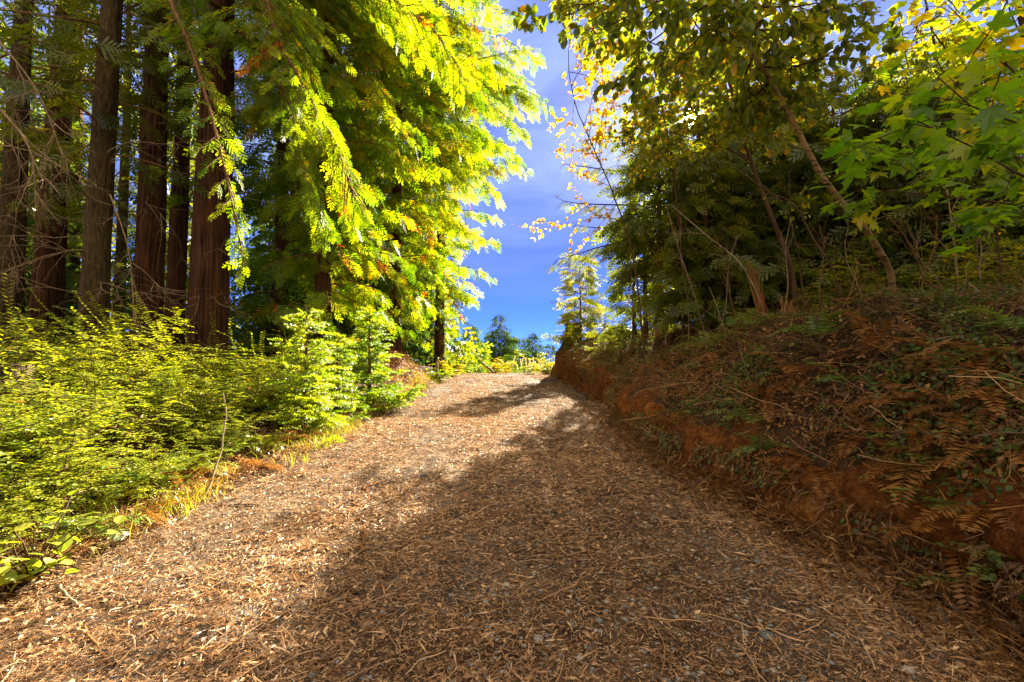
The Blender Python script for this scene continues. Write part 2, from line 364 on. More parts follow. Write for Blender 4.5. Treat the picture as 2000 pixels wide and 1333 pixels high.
def sprig_template(n=11, w0=.085, bend=.0, seed=0):
    """a dry redwood sprig: a curved stalk with close-set needles that read as one serrated blade"""
    r = np.random.default_rng(seed); V, F = [], []
    for k in range(n):
        t = k/(n-1); w = w0*(1-.65*t**2)*(.55+.45*min(1, t*4))*r.uniform(.7, 1.15); cx = bend*t*t
        for s in (-1, 1):
            if r.random() < .12: continue
            n0 = len(V); V += [[cx, t*.9, .02], [cx+s*w, t*.9+.055, .03-.06*t+r.uniform(-.02, .02)], [cx+s*w*.9, t*.9+.105, 0], [cx, t*.9+.085, .02]]; F.append([n0, n0+1, n0+2, n0+3])
    return np.array(V, float), np.array(F)
SPRIG = [sprig_template(11, .085, .22, 1), sprig_template(13, .065, -.3, 2), sprig_template(9, .10, .08, 3)]

def rot_about(v, axis, ang):
    """rotate rows of v about rows of axis"""
    c, s = np.cos(ang)[:, None], np.sin(ang)[:, None]
    return v*c + np.cross(axis, v)*s + axis*np.sum(axis*v, 1, keepdims=True)*(1-c)

def put(g, tmpl, pos, fwd, up, size, mat, tint, rng, roll=0.5, wide=1.0):
    """place leaf templates with random roll"""
    pos = np.asarray(pos); fwd = norm(fwd); n = len(pos)
    if n == 0: return
    up = np.broadcast_to(np.asarray(up, float), (n, 3)) + 1e-3
    m = frames(fwd, up)
    a = rng.normal(0, roll, n)
    s = m[:, :, 0]*np.cos(a)[:, None] + m[:, :, 2]*np.sin(a)[:, None]
    nn = np.cross(s, m[:, :, 1])
    sz = np.broadcast_to(np.asarray(size, float), (n,))[:, None]
    mats = np.stack([s*sz*wide, m[:, :, 1]*sz, nn*sz], -1)
    tl = tmpl if isinstance(tmpl, list) else [tmpl]
    which = rng.integers(0, len(tl), n); tint = np.broadcast_to(tint, (n,)); mat = np.broadcast_to(mat, (n,))
    for k, (tv, tf) in enumerate(tl):
        q = which == k
        g.inst(tv, tf, pos[q], mats[q], mat[q], tint[q])

def resample(P, n):
    P = np.asarray(P, float); d = np.concatenate([[0], np.cumsum(np.linalg.norm(np.diff(P, axis=0), axis=1))])
    t = np.linspace(0, d[-1], n)
    # smooth: Catmull-Rom through the points
    out = []
    for s in t:
        i = min(max(np.searchsorted(d, s, 'right')-1, 0), len(P)-2)
        u = (s-d[i])/max(d[i+1]-d[i], 1e-9)
        p0 = P[max(i-1, 0)]; p1 = P[i]; p2 = P[i+1]; p3 = P[min(i+2, len(P)-1)]
        out.append(0.5*((2*p1)+(p2-p0)*u+(2*p0-5*p1+4*p2-p3)*u*u+(3*p1-p0-3*p2+p3)*u**3))
    return np.array(out)

def bough(gw, gc, P, r0, rng, tw_len=0.3, tw_sp=0.2, sp=0.13, size=0.3, tmpl=SPRAY, mat=0, tint=(0.5, 0.18), start=0.12, droop=0.35, orange=0.0, wood=0, twigwood=False, roll=0.6, hang=0.5, minlen=0.12):
    """a conifer bough along the path P: side twigs in two ranks, each carrying flat sprays"""
    P = np.asarray(P); n = len(P)
    if r0 > 0: gw.tube(P, r0*(1-np.linspace(0, 1, n)**1.2*.85), 5, wood)
    seg = np.linalg.norm(np.diff(P, axis=0), axis=1); d = np.concatenate([[0], np.cumsum(seg)]); L = d[-1]
    T = norm(np.gradient(P, axis=0))
    k = max(2, int(L*(1-start)/tw_sp))
    t = start + (1-start)*(np.arange(k)+rng.uniform(0, 1, k)*.6)/k; t = np.clip(t, 0, 1)
    pos = np.stack([np.interp(t*L, d, P[:, c]) for c in range(3)], 1)
    tan = norm(np.stack([np.interp(t*L, d, T[:, c]) for c in range(3)], 1))
    side = norm(np.cross(tan, np.array([0.02, 0.01, 1.0])))
    sg = np.where(np.arange(k) % 2, 1, -1)[:, None]
    dr = norm(tan*rng.uniform(.45, .8, (k, 1)) + side*sg*rng.uniform(.6, 1.0, (k, 1)) + np.array([0, 0, -1])*rng.uniform(.1, 1.2, (k, 1))*droop + rng.normal(0, .12, (k, 3)))
    ln = np.maximum(tw_len*L*(1.05-.8*t)*rng.uniform(.6, 1.25, k), minlen)
    pp, ff, tt = [], [], []
    btint = rng.normal(tint[0], tint[1]*.6)
    for i in range(k):
        m = max(1, int(ln[i]/sp)+1)
        u = (np.arange(m)+.6)/m
        bend = -0.35*droop*ln[i]*u*u
        q = pos[i] + dr[i]*(u*ln[i])[:, None] + np.array([0, 0, 1])*bend[:, None]
        s2 = norm(np.cross(dr[i], np.array([0, 0, 1.0]))+1e-6)
        sgn = np.where(np.arange(m) % 2, 1, -1)[:, None]
        f = norm(dr[i] + s2*sgn*rng.uniform(.2, .9, (m, 1)) + np.array([0, 0, -1])*hang*rng.uniform(.2, 1.4, (m, 1)) + rng.normal(0, .15, (m, 3)))
        f[-1] = norm(dr[i] + np.array([0, 0, -hang*.5]))
        pp.append(q); ff.append(f)
        tv = np.clip(btint + rng.normal(0, tint[1]) + rng.normal(0, .05, m), 0.02, 0.86)
        if rng.random() < orange: tv[:] = 1.0
        tt.append(tv)
        if twigwood: gw.tube([pos[i], pos[i]+dr[i]*ln[i]*.5+[0, 0, -.09*droop*ln[i]], pos[i]+dr[i]*ln[i]+[0, 0, -.35*droop*ln[i]]], [r0*.28, r0*.2, r0*.1], 3, wood, cap=False)
    pp = np.concatenate(pp); ff = np.concatenate(ff); tt = np.concatenate(tt)
    put(gc, tmpl, pp, ff, [0, 0, 1], size*rng.uniform(.65, 1.2, len(pp)), mat, tt, rng, roll)

def bough_path(p0, az, L, p_start, p_end, rng, n=8, wob=0.10):
    """p_start / p_end are pitches in degrees (down is negative)"""
    s = np.linspace(0, 1, n); pit = np.radians(p_start + (p_end-p_start)*s) ; a = az + np.cumsum(rng.normal(0, wob, n))
    d = np.stack([np.cos(a)*np.cos(pit), np.sin(a)*np.cos(pit), np.sin(pit)], 1)
    return np.asarray(p0) + np.concatenate([[np.zeros(3)], np.cumsum(d[:-1]*L/(n-1), 0)])

def trunk_geo(g, base, H, r0, lean=(0, 0), seg=20, rough=0.07, seed=0, flare=0.35, mat=0, rings=26, top=0.12):
    t = np.linspace(0, 1, rings)
    rr = np.random.default_rng(seed)
    P = np.asarray(base)[None] + np.stack([lean[0]*t*H + .03*H*.2*np.sin(t*5+seed)*t, lean[1]*t*H, t*H - 0.25*(1-t)], 1)
    rad = r0*((1-t)*(1-top) + top) + r0*flare*np.exp(-t*H/0.45)
    g.tube(P, rad, seg, mat, rough=rough, seed=seed)
    return P, rad

def conifer(name, label, base, H, r0, boughs, seed, mats, bark, group=None, lean=(0, 0), cat='tree', **kw):
    """boughs: list of (height, azimuth in degrees from +X, length, pitch start, pitch end) plus options for bough()"""
    rng = np.random.default_rng(seed)
    root = thing(name, label, cat, base, group)
    gw, gc = Geo(), Geo()
    P, rad = trunk_geo(gw, base, H, r0, lean, seed=seed, seg=kw.pop('seg', 20), flare=kw.pop('flare', .35), rough=kw.pop('rough', .07))
    rb = kw.pop('rb', 0.012)
    for (h, az, L, a0, a1) in boughs:
        i = h/H*(len(P)-1); i0 = int(min(i, len(P)-2)); p = P[i0] + (P[i0+1]-P[i0])*(i-i0)
        path = bough_path(p, R(az), L, a0, a1, rng)
        bough(gw, gc, path, rb*L*.5+.008, rng, wood=1, **kw)
    link('trunk', gw.mesh('trunk', [bark, B_LIMB], base, True), root)
    link('crown', gc.mesh('crown', mats, base), root)
    return root, (gw, gc)

def ring_boughs(rng, h0, h1, n, len_fn, a0=(5, 15), a1=(-35, 15), azc=None, azw=180):
    out = []
    for k in range(n):
        h = h0 + (h1-h0)*(k+rng.uniform(-.4, .4))/max(n-1, 1); h = max(h, h0*.9)
        az = (k*137.5 + rng.uniform(-20, 20)) % 360 if azc is None else azc + rng.uniform(-azw, azw)
        out.append((h, az, len_fn(h, az)*rng.uniform(.75, 1.2), rng.normal(*a0), rng.normal(*a1)))
    return out

gz = lambda x, y: float(ground(x, y))
def gp(px, d, dz=0.0):
    x = (px-1000)/FPX*d
    return np.array([x, d, gz(x, d)+dz])
#@@PART2@@
# ---------------------------------------------------------------- generators for plants and wood
def wander(p0, d0, L, rng, n=7, wob=0.18, sag=0.0):
    d = norm(np.asarray(d0, float)); P = [np.asarray(p0, float)]
    for k in range(n-1):
        d = norm(d + rng.normal(0, wob, 3) + np.array([0, 0, -sag]))
        P.append(P[-1] + d*L/(n-1))
    return np.array(P)

def bare(g, p0, d0, L, r, rng, depth=2, wob=0.16, sag=0.05, mat=0, kids=5):
    """a leafless forking branch"""
    P = wander(p0, d0, L, rng, 8, wob, sag)
    g.tube(P, r*(1-np.linspace(0, 1, 8)*.8), 4, mat, cap=False)
    if depth > 0:
        for k in range(kids):
            t = rng.integers(2, 8); d = P[t]-P[t-1]; s = norm(np.cross(d, rng.normal(0, 1, 3)))
            bare(g, P[t], norm(d)*.8+s*.7, L*rng.uniform(.25, .5), r*.5, rng, depth-1, wob, sag, mat, max(2, kids-2))

def leafy(gw, gl, p0, d0, L, r, rng, depth, tmpl, size, tint, sp=0.07, mat=0, wood=0, wob=.14, sag=.03, kids=5, spread=.8, droop=.5, lat=1.0, thin=1.0):
    """a broadleaved branch: forks down to twigs, leaves set alternately along the last twigs"""
    n = 7; P = wander(p0, d0, L, rng, n, wob, sag)
    gw.tube(P, r*(1-np.linspace(0, 1, n)*.75), 5 if r > .01 else 3, wood, cap=False)
    if depth > 0:
        for k in range(kids):
            t = 1+int((k+rng.uniform(.3, 1))/kids*(n-2)); t = min(t, n-1); d = norm(P[t]-P[t-1]); s = norm(np.cross(d, rng.normal(0, 1, 3)))
            leafy(gw, gl, P[t], d*.7+s*spread, L*rng.uniform(.35, .6), r*.45, rng, depth-1, tmpl, size, tint, sp, mat, wood, wob, sag, kids, spread, droop, lat, thin)
    if depth <= 1:
        m = max(2, int(L/sp*thin)); u = rng.uniform(.15, 1, m)*(n-1); i = np.minimum(u.astype(int), n-2); q = P[i]+(P[i+1]-P[i])*(u-i)[:, None]
        d = norm(P[i+1]-P[i]); s = norm(np.cross(d, rng.normal(0, 1, (m, 3))))
        f = norm(d*.5 + s*lat + np.array([0, 0, -droop]))
        put(gl, tmpl, q, f, [0, 0, 1], size*rng.uniform(.65, 1.15, m), mat, np.clip(rng.normal(tint[0], tint[1], m), 0, 1), rng, .5)

def bush_geo(rng, H, W, stems, leaf=0.034, tint=(.45, .18), lean=(0, 0), long_shoots=0):
    """evergreen huckleberry: arching stems, flat two-ranked shoots of small leaves"""
    gw, gl = Geo(), Geo()
    pp, ff, uu, tt = [], [], [], []
    def shoot(p, d, L, tn):
        P = wander(p, d, L, rng, 6, .10, .08)
        gw.tube(P, .0035*(1-np.linspace(0, 1, 6)*.7), 3, 0, cap=False)
        m = max(4, int(L/(leaf*.42))); u = (np.arange(m)+.5)/m*5; i = np.minimum(u.astype(int), 4)
        q = P[i]+(P[i+1]-P[i])*(u-i)[:, None]; t = norm(P[i+1]-P[i])
        s = norm(np.cross(t, [0.02, 0.01, 1.0])); sg = np.where(np.arange(m) % 2, 1, -1)[:, None]
        pp.append(q); ff.append(norm(t*.5+s*sg+rng.normal(0, .13, (m, 3)))); tt.append(np.clip(rng.normal(tn, .04, m), 0, .9))
    for k in range(stems):
        a = rng.uniform(0, 2*math.pi); o = np.array([math.cos(a), math.sin(a), 0])*W*.35*rng.uniform(0, 1)
        b = rng.uniform(0, 2*math.pi); L = H*rng.uniform(.55, 1.15)
        d = np.array([math.cos(b)*.65+lean[0], math.sin(b)*.65+lean[1], 1.0])
        P = wander(o-[0, 0, .1], d, L, rng, 9, .10, .07)
        gw.tube(P, .010*(1-np.linspace(0, 1, 9)*.75), 4, 0, cap=False)
        tn = rng.normal(tint[0], tint[1])
        for t in np.linspace(1.2, 8, int(L/.085)):
            i = min(int(t), 7); q = P[i]+(P[i+1]-P[i])*(t-i); dd = norm(P[i+1]-P[i])
            c = rng.uniform(0, 2*math.pi); s = np.array([math.cos(c), math.sin(c), rng.uniform(-.1, .35)])
            shoot(q, dd*.35+s, rng.uniform(.22, .6)*(1-.35*t/8), np.clip(tn+rng.normal(0, .10)+(.10 if t > 5 else -.03), .02, .80))
    for k in range(long_shoots):
        a = rng.uniform(0, 2*math.pi)
        p = np.array([math.cos(a)*W*.25, math.sin(a)*W*.25, H*.6])
        shoot(p, [rng.normal(0, .5), rng.normal(0, .4), 1], rng.uniform(.6, 1.0)*H*.6, .72)
    q = np.concatenate(pp); f = np.concatenate(ff); t = np.concatenate(tt)
    rare = rng.random(len(t)) < .006; t[rare] = 1.0
    put(gl, SMALL, q, f, [0, 0, 1], leaf*rng.uniform(.7, 1.3, len(q)), 0, t, rng, .22, .9)
    return gw, gl

def frond(rng, L, pitch, az, sag, wid=.16, tint=.5, npin=22, curl=0.0, leafl=None):
    g = Geo(); n = npin
    s = np.linspace(0, 1, n+1); pit = pitch - sag*s - curl*s**3
    d = np.stack([np.cos(az)*np.cos(pit), np.sin(az)*np.cos(pit), np.sin(pit)], 1)
    P = np.concatenate([[np.zeros(3)], np.cumsum(d[:-1]*L/n, 0)])
    g.tube(P[::2], .0035*(1-.7*np.linspace(0, 1, len(P[::2]))), 3, 0, tint*.8, cap=False)
    T = norm(np.gradient(P, axis=0)); S = norm(np.cross(T, [0.01, 0.02, 1.0])); Nn = np.cross(S, T)
    for sg in (-1, 1):
        k = np.arange(3, n+1); u = k/n
        w = wid*np.sin(np.clip((u*.93+.07), 0, 1)*math.pi)**.6*rng.uniform(.8, 1.1, len(k))
        pw = L/n*.42
        dirv = norm(S[k]*sg + T[k]*.28 + Nn[k]*rng.normal(.0, .18, (len(k), 1)) - np.array([0, 0, .12]))
        tip = P[k]+dirv*w[:, None]; mid = P[k]+dirv*w[:, None]*.5
        V = np.stack([P[k]-T[k]*pw*.8, mid+T[k]*pw-T[k]*0, tip, mid-T[k]*pw], 1)
        V[:, 1] = P[k]+dirv*w[:, None]*.55+T[k]*pw; V[:, 0] = P[k]
        f = np.arange(len(k)*4).reshape(-1, 4)
        g.add(V.reshape(-1, 3), f, 0, np.clip(rng.normal(tint, .08, len(k)), 0, 1))
    return g
def fern(name, label, base, n, L, seed, mat, group, tint=.5, az0=0, az1=360, pitch=(55, 15), sag=1.5, wid=.13, cat='fern'):
    rng = np.random.default_rng(seed); root = thing(name, label, cat, base, group)
    for k in range(n):
        az = R(az0 + (az1-az0)*(k+rng.uniform(0, .7))/n)
        g = frond(rng, L*rng.uniform(.7, 1.1), R(rng.normal(*pitch)), az, sag*rng.uniform(.7, 1.2), wid*rng.uniform(.8, 1.15), tint+rng.normal(0, .08), curl=rng.uniform(-.3, .6))
        link('frond', g.mesh('frond', [mat]), root)
    return root

def stick(name, label, pts, r, seed, mat, cat='stick', group=None, forks=0, tip=.35, seg=6):
    rng = np.random.default_rng(seed); g = Geo(); P = resample(np.asarray(pts), 14)
    P = P + np.stack([vnoise(np.arange(14)*.7, seed, k)*r*.9 for k in range(3)], 1)
    g.tube(P, r*(1-(1-tip)*np.linspace(0, 1, 14))*(1+.15*vnoise(np.arange(14)*1.3, seed, 9)), seg, 0)
    for k in range(forks):
        i = rng.integers(3, 13); d = norm(P[i]-P[i-1]); s = norm(np.cross(d, rng.normal(0, 1, 3))); s[2] = abs(s[2])*.6
        bare(g, P[i], d+s*.8, np.linalg.norm(P[-1]-P[0])*rng.uniform(.12, .3), r*.45, rng, 0)
    return single(name, g, [mat], label, cat, P[0], group, True)

# ---------------------------------------------------------------- left: dark old trunks in the shade
def old_tree(px, d, H, r0, label, seed, bark, lean=(0, 0), h0=6.8, h1=14, n=22, Lf=2.4, dead=10, tint=(.42, .2), name='redwood_tree', mats=None, azc=None, azw=180, hmin_dead=1.0):
    base = gp(px, d); rng = np.random.default_rng(seed)
    bo = ring_boughs(rng, h0, h1, n, lambda h, a: Lf, (0, 12), (-40, 15), azc, azw)
    rng2 = np.random.default_rng(seed+500)
    root = thing(name, label, 'tree', base, 'old trunks in the shade left of the track')
    gw, gc = Geo(), Geo()
    P, rad = trunk_geo(gw, base, H, r0, lean, seed=seed, seg=84 if r0 > .3 else 48, rings=70, rough=.10)
    for (h, az, L, a0, a1) in bo:
        i = h/H*(len(P)-1); i0 = int(i); p = P[i0]+(P[i0+1]-P[i0])*(i-i0)
        bough(gw, gc, bough_path(p, R(az), L, a0, a1, rng), .012*L, rng, wood=1, size=.55, sp=.17, tw_sp=.24, tmpl=SPRAY, tint=tint, hang=.4, roll=.8)
    for k in range(dead):
        h = rng2.uniform(hmin_dead, h0+4); i = h/H*(len(P)-1); i0 = int(i); p = P[i0]
        az = rng2.uniform(-150, 10)
        bare(gw, p, [math.cos(R(az)), math.sin(R(az)), rng2.uniform(-.5, .2)], rng2.uniform(1.2, 3.2), .014, rng2, 2, .13, .06, 2, 5)
    link('trunk', gw.mesh('trunk', [bark, B_LIMB, B_TWIG], base, True), root)
    link('crown', gc.mesh('crown', mats or [M_DARKC], base), root)
    return root, P
old_tree(338, 14, 26, .27, 'dark redwood trunk close behind the thickest trunk, left of it', 102, B_RED, (.006, 0), dead=8)
old_tree(286, 12, 25, .37, 'straight dark redwood trunk second to the left of the thickest trunk', 103, B_RED, (.004, 0), dead=10, h0=7.2)
old_tree(178, 10, 24, .27, 'slender mossy brown trunk leaning slightly right above the bushes', 104, B_GREY, (.024, 0), dead=14, h0=4.8, Lf=2.4, name='hemlock_tree')
old_tree(86, 13, 22, .38, 'broad brown trunk with many dead twigs near the left edge', 105, B_RED, (.02, 0), dead=16, h0=5.2)
old_tree(14, 11, 22, .26, 'dark trunk at the very left edge of the picture', 106, B_GREY, (-.005, 0), dead=14, h0=3.4, tint=(.6, .2))
old_tree(228, 19, 24, .22, 'thin far trunk between the mossy trunk and the dark redwoods', 107, B_GREY, dead=8, h0=3, Lf=3)
old_tree(133, 20, 24, .28, 'far dark trunk seen between the broad trunk and the mossy trunk', 108, B_RED, dead=8, h0=3, Lf=3)

def limb(gw, gc, pts, r, rng, **kw):
    P = resample(np.asarray(pts), 16); P += np.stack([vnoise(np.arange(16)*.6, 3.3, k, 5)*.04 for k in range(3)], 1)
    bough(gw, gc, P, r, rng, wood=1, **kw)
# the thickest trunk, whose two long limbs hang down towards the track
base = gp(405, 11); rng = np.random.default_rng(101)
root = thing('redwood_tree', 'thickest dark redwood trunk with long sunlit limbs hanging towards the track', 'tree', base, 'old trunks in the shade left of the track')
gw, gc = Geo(), Geo()
P, rad = trunk_geo(gw, base, 27, .44, (.002, 0), seg=96, rough=.11, seed=101, flare=.3, rings=26)
top = np.array([P[9][0], P[9][1], 8.8])
near = dict(size=.25, sp=.07, tw_sp=.085, tmpl=SPRAY+SPRAY_FINE, tint=(.66, .13), orange=.02, hang=.5, droop=.4, start=.10, roll=1.0, twigwood=True)
limb(gw, gc, [top, at(325, -40, 7.6), at(372, 90, 7.0), at(425, 250, 6.6), at(455, 400, 6.5), at(485, 520, 6.6)], .055, rng, tw_len=.12, **{**near, 'tw_sp': .17, 'sp': .10, 'start': .3})
limb(gw, gc, [top+[0, 0, .6], at(500, -40, 8.2), at(545, 80, 7.8), at(610, 190, 7.6), at(660, 290, 7.7), at(700, 400, 8.0)], .062, rng, tw_len=.24, **near)
limb(gw, gc, [top+[0, 0, 1.5], at(640, -90, 9.2), at(760, -10, 8.8), at(850, 60, 8.8), at(905, 150, 9.0)], .05, rng, tw_len=.28, **near)
limb(gw, gc, [top-[0, 0, .8], at(470, 60, 9.5), at(560, 190, 9.0), at(600, 330, 9.0), at(640, 450, 9.2)], .045, rng, tw_len=.28, **near)
for (h, az, L, a0, a1) in ring_boughs(rng, 8.5, 15, 18, lambda h, a: 2.8, (0, 10), (-45, 12)):
    i = h/27*25; p = P[int(i)]
    bough(gw, gc, bough_path(p, R(az), L, a0, a1, rng), .012*L, rng, wood=1, size=.36, sp=.16, tw_sp=.22, tint=(.5, .2), hang=.5)
for k in range(10):
    az = rng.uniform(-170, -10); bare(gw, P[rng.integers(1, 6)], [math.cos(R(az)), math.sin(R(az)), rng.uniform(-.4, .2)], rng.uniform(.8, 2), .012, rng, 2, .14, .06, 2, 4)
link('trunk', gw.mesh('trunk', [B_RED, B_LIMB, B_TWIG], base, True), root)
link('crown', gc.mesh('crown', [M_RED], base), root)

# a low screen of dead hanging branches in front of the dark trunks
rng = np.random.default_rng(77)
for i, (a, b, lab) in enumerate([((2, 215, 5.2), (70, 400, 5.4), 'long bare grey branch drooping in from the upper left edge'),
                                 ((-20, 60, 6.0), (130, 330, 6.2), 'forked leafless branch hanging in front of the dark left trunks'),
                                 ((215, 380, 8.0), (262, 640, 7.6), 'bare branch with curled twigs hanging between two dark trunks')]):
    g = Geo(); p0 = at(*a); p1 = at(*b); rr = np.random.default_rng(900+i)
    Pth = resample([p0, (p0+p1)/2+[0.12, 0, .12], p1], 12); g.tube(Pth, .014*(1-.7*np.linspace(0, 1, 12)), 5, 0)
    for k in range(11):
        q = Pth[rr.integers(2, 12)]; bare(g, q, [rr.normal(.15, .6), rr.normal(0, .4), -1], rr.uniform(.4, 1.1), .007, rr, 2, .16, .03, 0, 4)
    single('dead_branch', g, [B_TWIG], lab, 'branch', p0, 'dead branches hanging among the left trunks', True)

# ---------------------------------------------------------------- left: sunlit redwoods over the track
def toward(az): # how much an azimuth faces the track and the camera
    return .5 + .5*math.cos(R(az+35))
def bright(px, d, H, r0, label, seed, h0, h1, n, Lf, **kw):
    rng = np.random.default_rng(seed)
    bo = []
    n = int(n*1.35)
    for k in range(n):
        h = h0 + (h1-h0)*(k+rng.uniform(-.4, .4))/n; h = max(h, .5)
        az = rng.uniform(-135, 75) if k % 4 else rng.uniform(75, 225)
        bo.append((h, az, Lf(h, az)*rng.uniform(.7, 1.15), rng.normal(8, 10), rng.normal(-42, 12)))
    o = dict(size=.40, sp=.105, tw_sp=.155, tmpl=SPRAY+SPRAY_FINE, tint=(.60, .2), orange=.012, hang=.65, droop=.55, tw_len=.26, roll=1.1, rb=.011); o.update(kw)
    return conifer('redwood_tree', label, gp(px, d), H, r0, bo, seed, [M_RED], B_RED, 'sunlit redwoods beside the track', seg=24, rough=.1, **o)
bright(630, 12.5, 21, .24, 'nearest sunlit redwood, its low fronds hanging above the young firs', 111, 1.2, 13.5, 74, lambda h, az: (1.6+.16*h)*(.55+.6*toward(az)) + (.24*max(h-5, 0))*toward(az))
bright(770, 18, 22, .27, 'sunlit redwood with its brown trunk showing above the orange soil mound', 112, 1.3, 17, 84, lambda h, az: float(np.interp(h, [1.3, 3, 5, 12], [1.3, 2.0, 3.1, 4.3]))*(.55+.5*toward(az)), size=.47, sp=.125, tw_sp=.185)
bright(858, 24, 22, .28, 'farthest sunlit redwood, leaning its boughs over the track against the sky', 113, 1.0, 19, 90, lambda h, az: float(np.interp(h, [1.3, 2.6, 3.7, 4.8, 9, 13.4], [.3, .9, 1.6, 2.8, 3.4, 5.8]))*(.5+.5*toward(az)), size=.55, sp=.15, tw_sp=.22, tint=(.58, .18))
bright(690, 21, 23, .27, 'redwood standing behind the other sunlit ones, deeper in the wood', 114, 2, 18, 46, lambda h, az: 3.6, size=.75, sp=.22, tw_sp=.28, tint=(.42, .18))
bright(545, 15.5, 22, .24, 'sunlit redwood just right of the thickest dark trunk', 115, 1.2, 15, 56, lambda h, az: 2.6+.1*h, size=.58, sp=.16, tw_sp=.22, tint=(.54, .18))

# ---------------------------------------------------------------- background forest: three kinds, copied
def bg_tree(seed, H, r0, n, Lb, h0, name, label, group, mats, tint, size=.75):
    rng = np.random.default_rng(seed)
    bo = ring_boughs(rng, h0, H*.97, n, lambda h, a: max(.35, Lb*(1.05-(h/H))**.75), (5, 12), (-35, 14))
    return conifer(name, label, (0, 0, 0), H, r0, bo, seed, mats, B_RED, group, seg=10, rough=.05, size=size*1.35, sp=.32, tw_sp=.38, tmpl=SPRAY_LO, tint=tint, hang=.4, tw_len=.3, roll=1.1)[0]
GL = 'forest trees deep behind the left trunks'
bgA = bg_tree(201, 17, .22, 95, 3.2, 1.6, 'forest_tree', '', GL, [M_DARKC], (.5, .2))
bgB = bg_tree(202, 14, .18, 85, 2.7, .8, 'forest_tree', '', GL, [M_FAR], (.4, .2))
LEFT_BG = [(-26, 22, 'A'), (-20, 19, 'B'), (-15.5, 21, 'A'), (-12.5, 24, 'B'), (-9.5, 22, 'A'), (-10.5, 28, 'B'), (-14, 31, 'A'), (-19, 27, 'A'), (-24, 30, 'B'), (-30, 28, 'A'), (-7, 27, 'A'),
           (-35, 22, 'B'), (-20, 37, 'B'), (-27, 40, 'A'), (-12, 38, 'A'), (-36, 38, 'A'), (-17, 14.5, 'B'), (-22, 13, 'A'), (-7.5, 34, 'B'), (-44, 33, 'B'),
           (-9.0, 17, 'b'), (-11.8, 16, 'b'), (-7.2, 15.5, 'b'), (-14.5, 17.5, 'b'), (-6.6, 19, 'b'), (-8.2, 25, 'B'), (-5.5, 30, 'A'), (-12.5, 19, 'b'), (-17.5, 17, 'b'), (-8.8, 19.5, 'B'), (-6.3, 23.5, 'B'), (-10.2, 24.5, 'B')]
rng = np.random.default_rng(31); used = set()
NUM = ['deep shade tree far behind the mossy trunk', 'shaded tree standing behind the dead hanging branches', 'dark tree glimpsed between two near trunks']
def where(x, y):
    px = 1000 + FPX*x/y; s = 'left edge' if px < 60 else 'broad trunk' if px < 140 else 'mossy trunk' if px < 240 else 'straight dark trunk' if px < 330 else 'thickest trunk' if px < 450 else 'nearest sunlit redwood' if px < 680 else 'sunlit redwoods'
    return s
cnt = {}
for x, y, k in LEFT_BG:
    small = k == 'b'; k = k.upper(); src = bgA if k == 'A' else bgB; w = where(x, y); c = cnt.setdefault((w, k), []); 
    ordn = ['near', 'farther', 'third', 'fourth', 'fifth', 'rearmost', 'hindmost', 'last'][len(c)]; c.append(1)
    lab = '%s %s forest tree in the shade behind the %s' % (ordn, 'tall drooping' if k == 'A' else 'bushy green', w)
    loc = (x, y, gz(x, y)-.1); rz = rng.uniform(0, 6.28); sc = rng.uniform(.85, 1.2)*(.32 if small else 1)
    if src not in used:
        used.add(src); src.location = loc; src.rotation_euler = (0, 0, rz); src.scale = (sc,)*3; src['label'] = lab
    else: dup(src, loc, rz, sc, lab)

# ---------------------------------------------------------------- left: young firs and huckleberry bushes at the road edge
def young_fir(base, H, seed, label, mats, group, W=.42, tmpl=BRUSH, tint=(.6, .15), n=None, size=.20):
    rng = np.random.default_rng(seed); n = n or int(H*34)
    bo = ring_boughs(rng, .15, H*.95, n, lambda h, a: max(.10, W*H*(1.03-h/H)**.8*rng.uniform(.5, 1.35)), (22, 14), (8, 20))
    return conifer('young_fir', label, base, H, .022*H+.01, bo, seed, mats, B_DARKTWIG, group, seg=8, rough=.02, rb=.008, size=size, sp=.07, tw_sp=.07, tmpl=tmpl, tint=tint, hang=.1, droop=.15, tw_len=.36, flare=.1, cat='young tree')
GY = 'young firs at the left edge of the track'
young_fir(gp(598, 7.4), 2.05, 301, 'bright young fir with stiff upright tips at the road edge', [M_FIR], GY, tint=(.7, .15))
young_fir(gp(722, 10.6), 2.35, 302, 'darker young fir farthest up the road edge, beside the soil mound', [M_FIR], GY, tint=(.42, .15))
young_fir(gp(660, 9.0), 1.7, 303, 'short young fir squeezed between the bright fir and the darker fir', [M_FIR], GY, tint=(.55, .15))

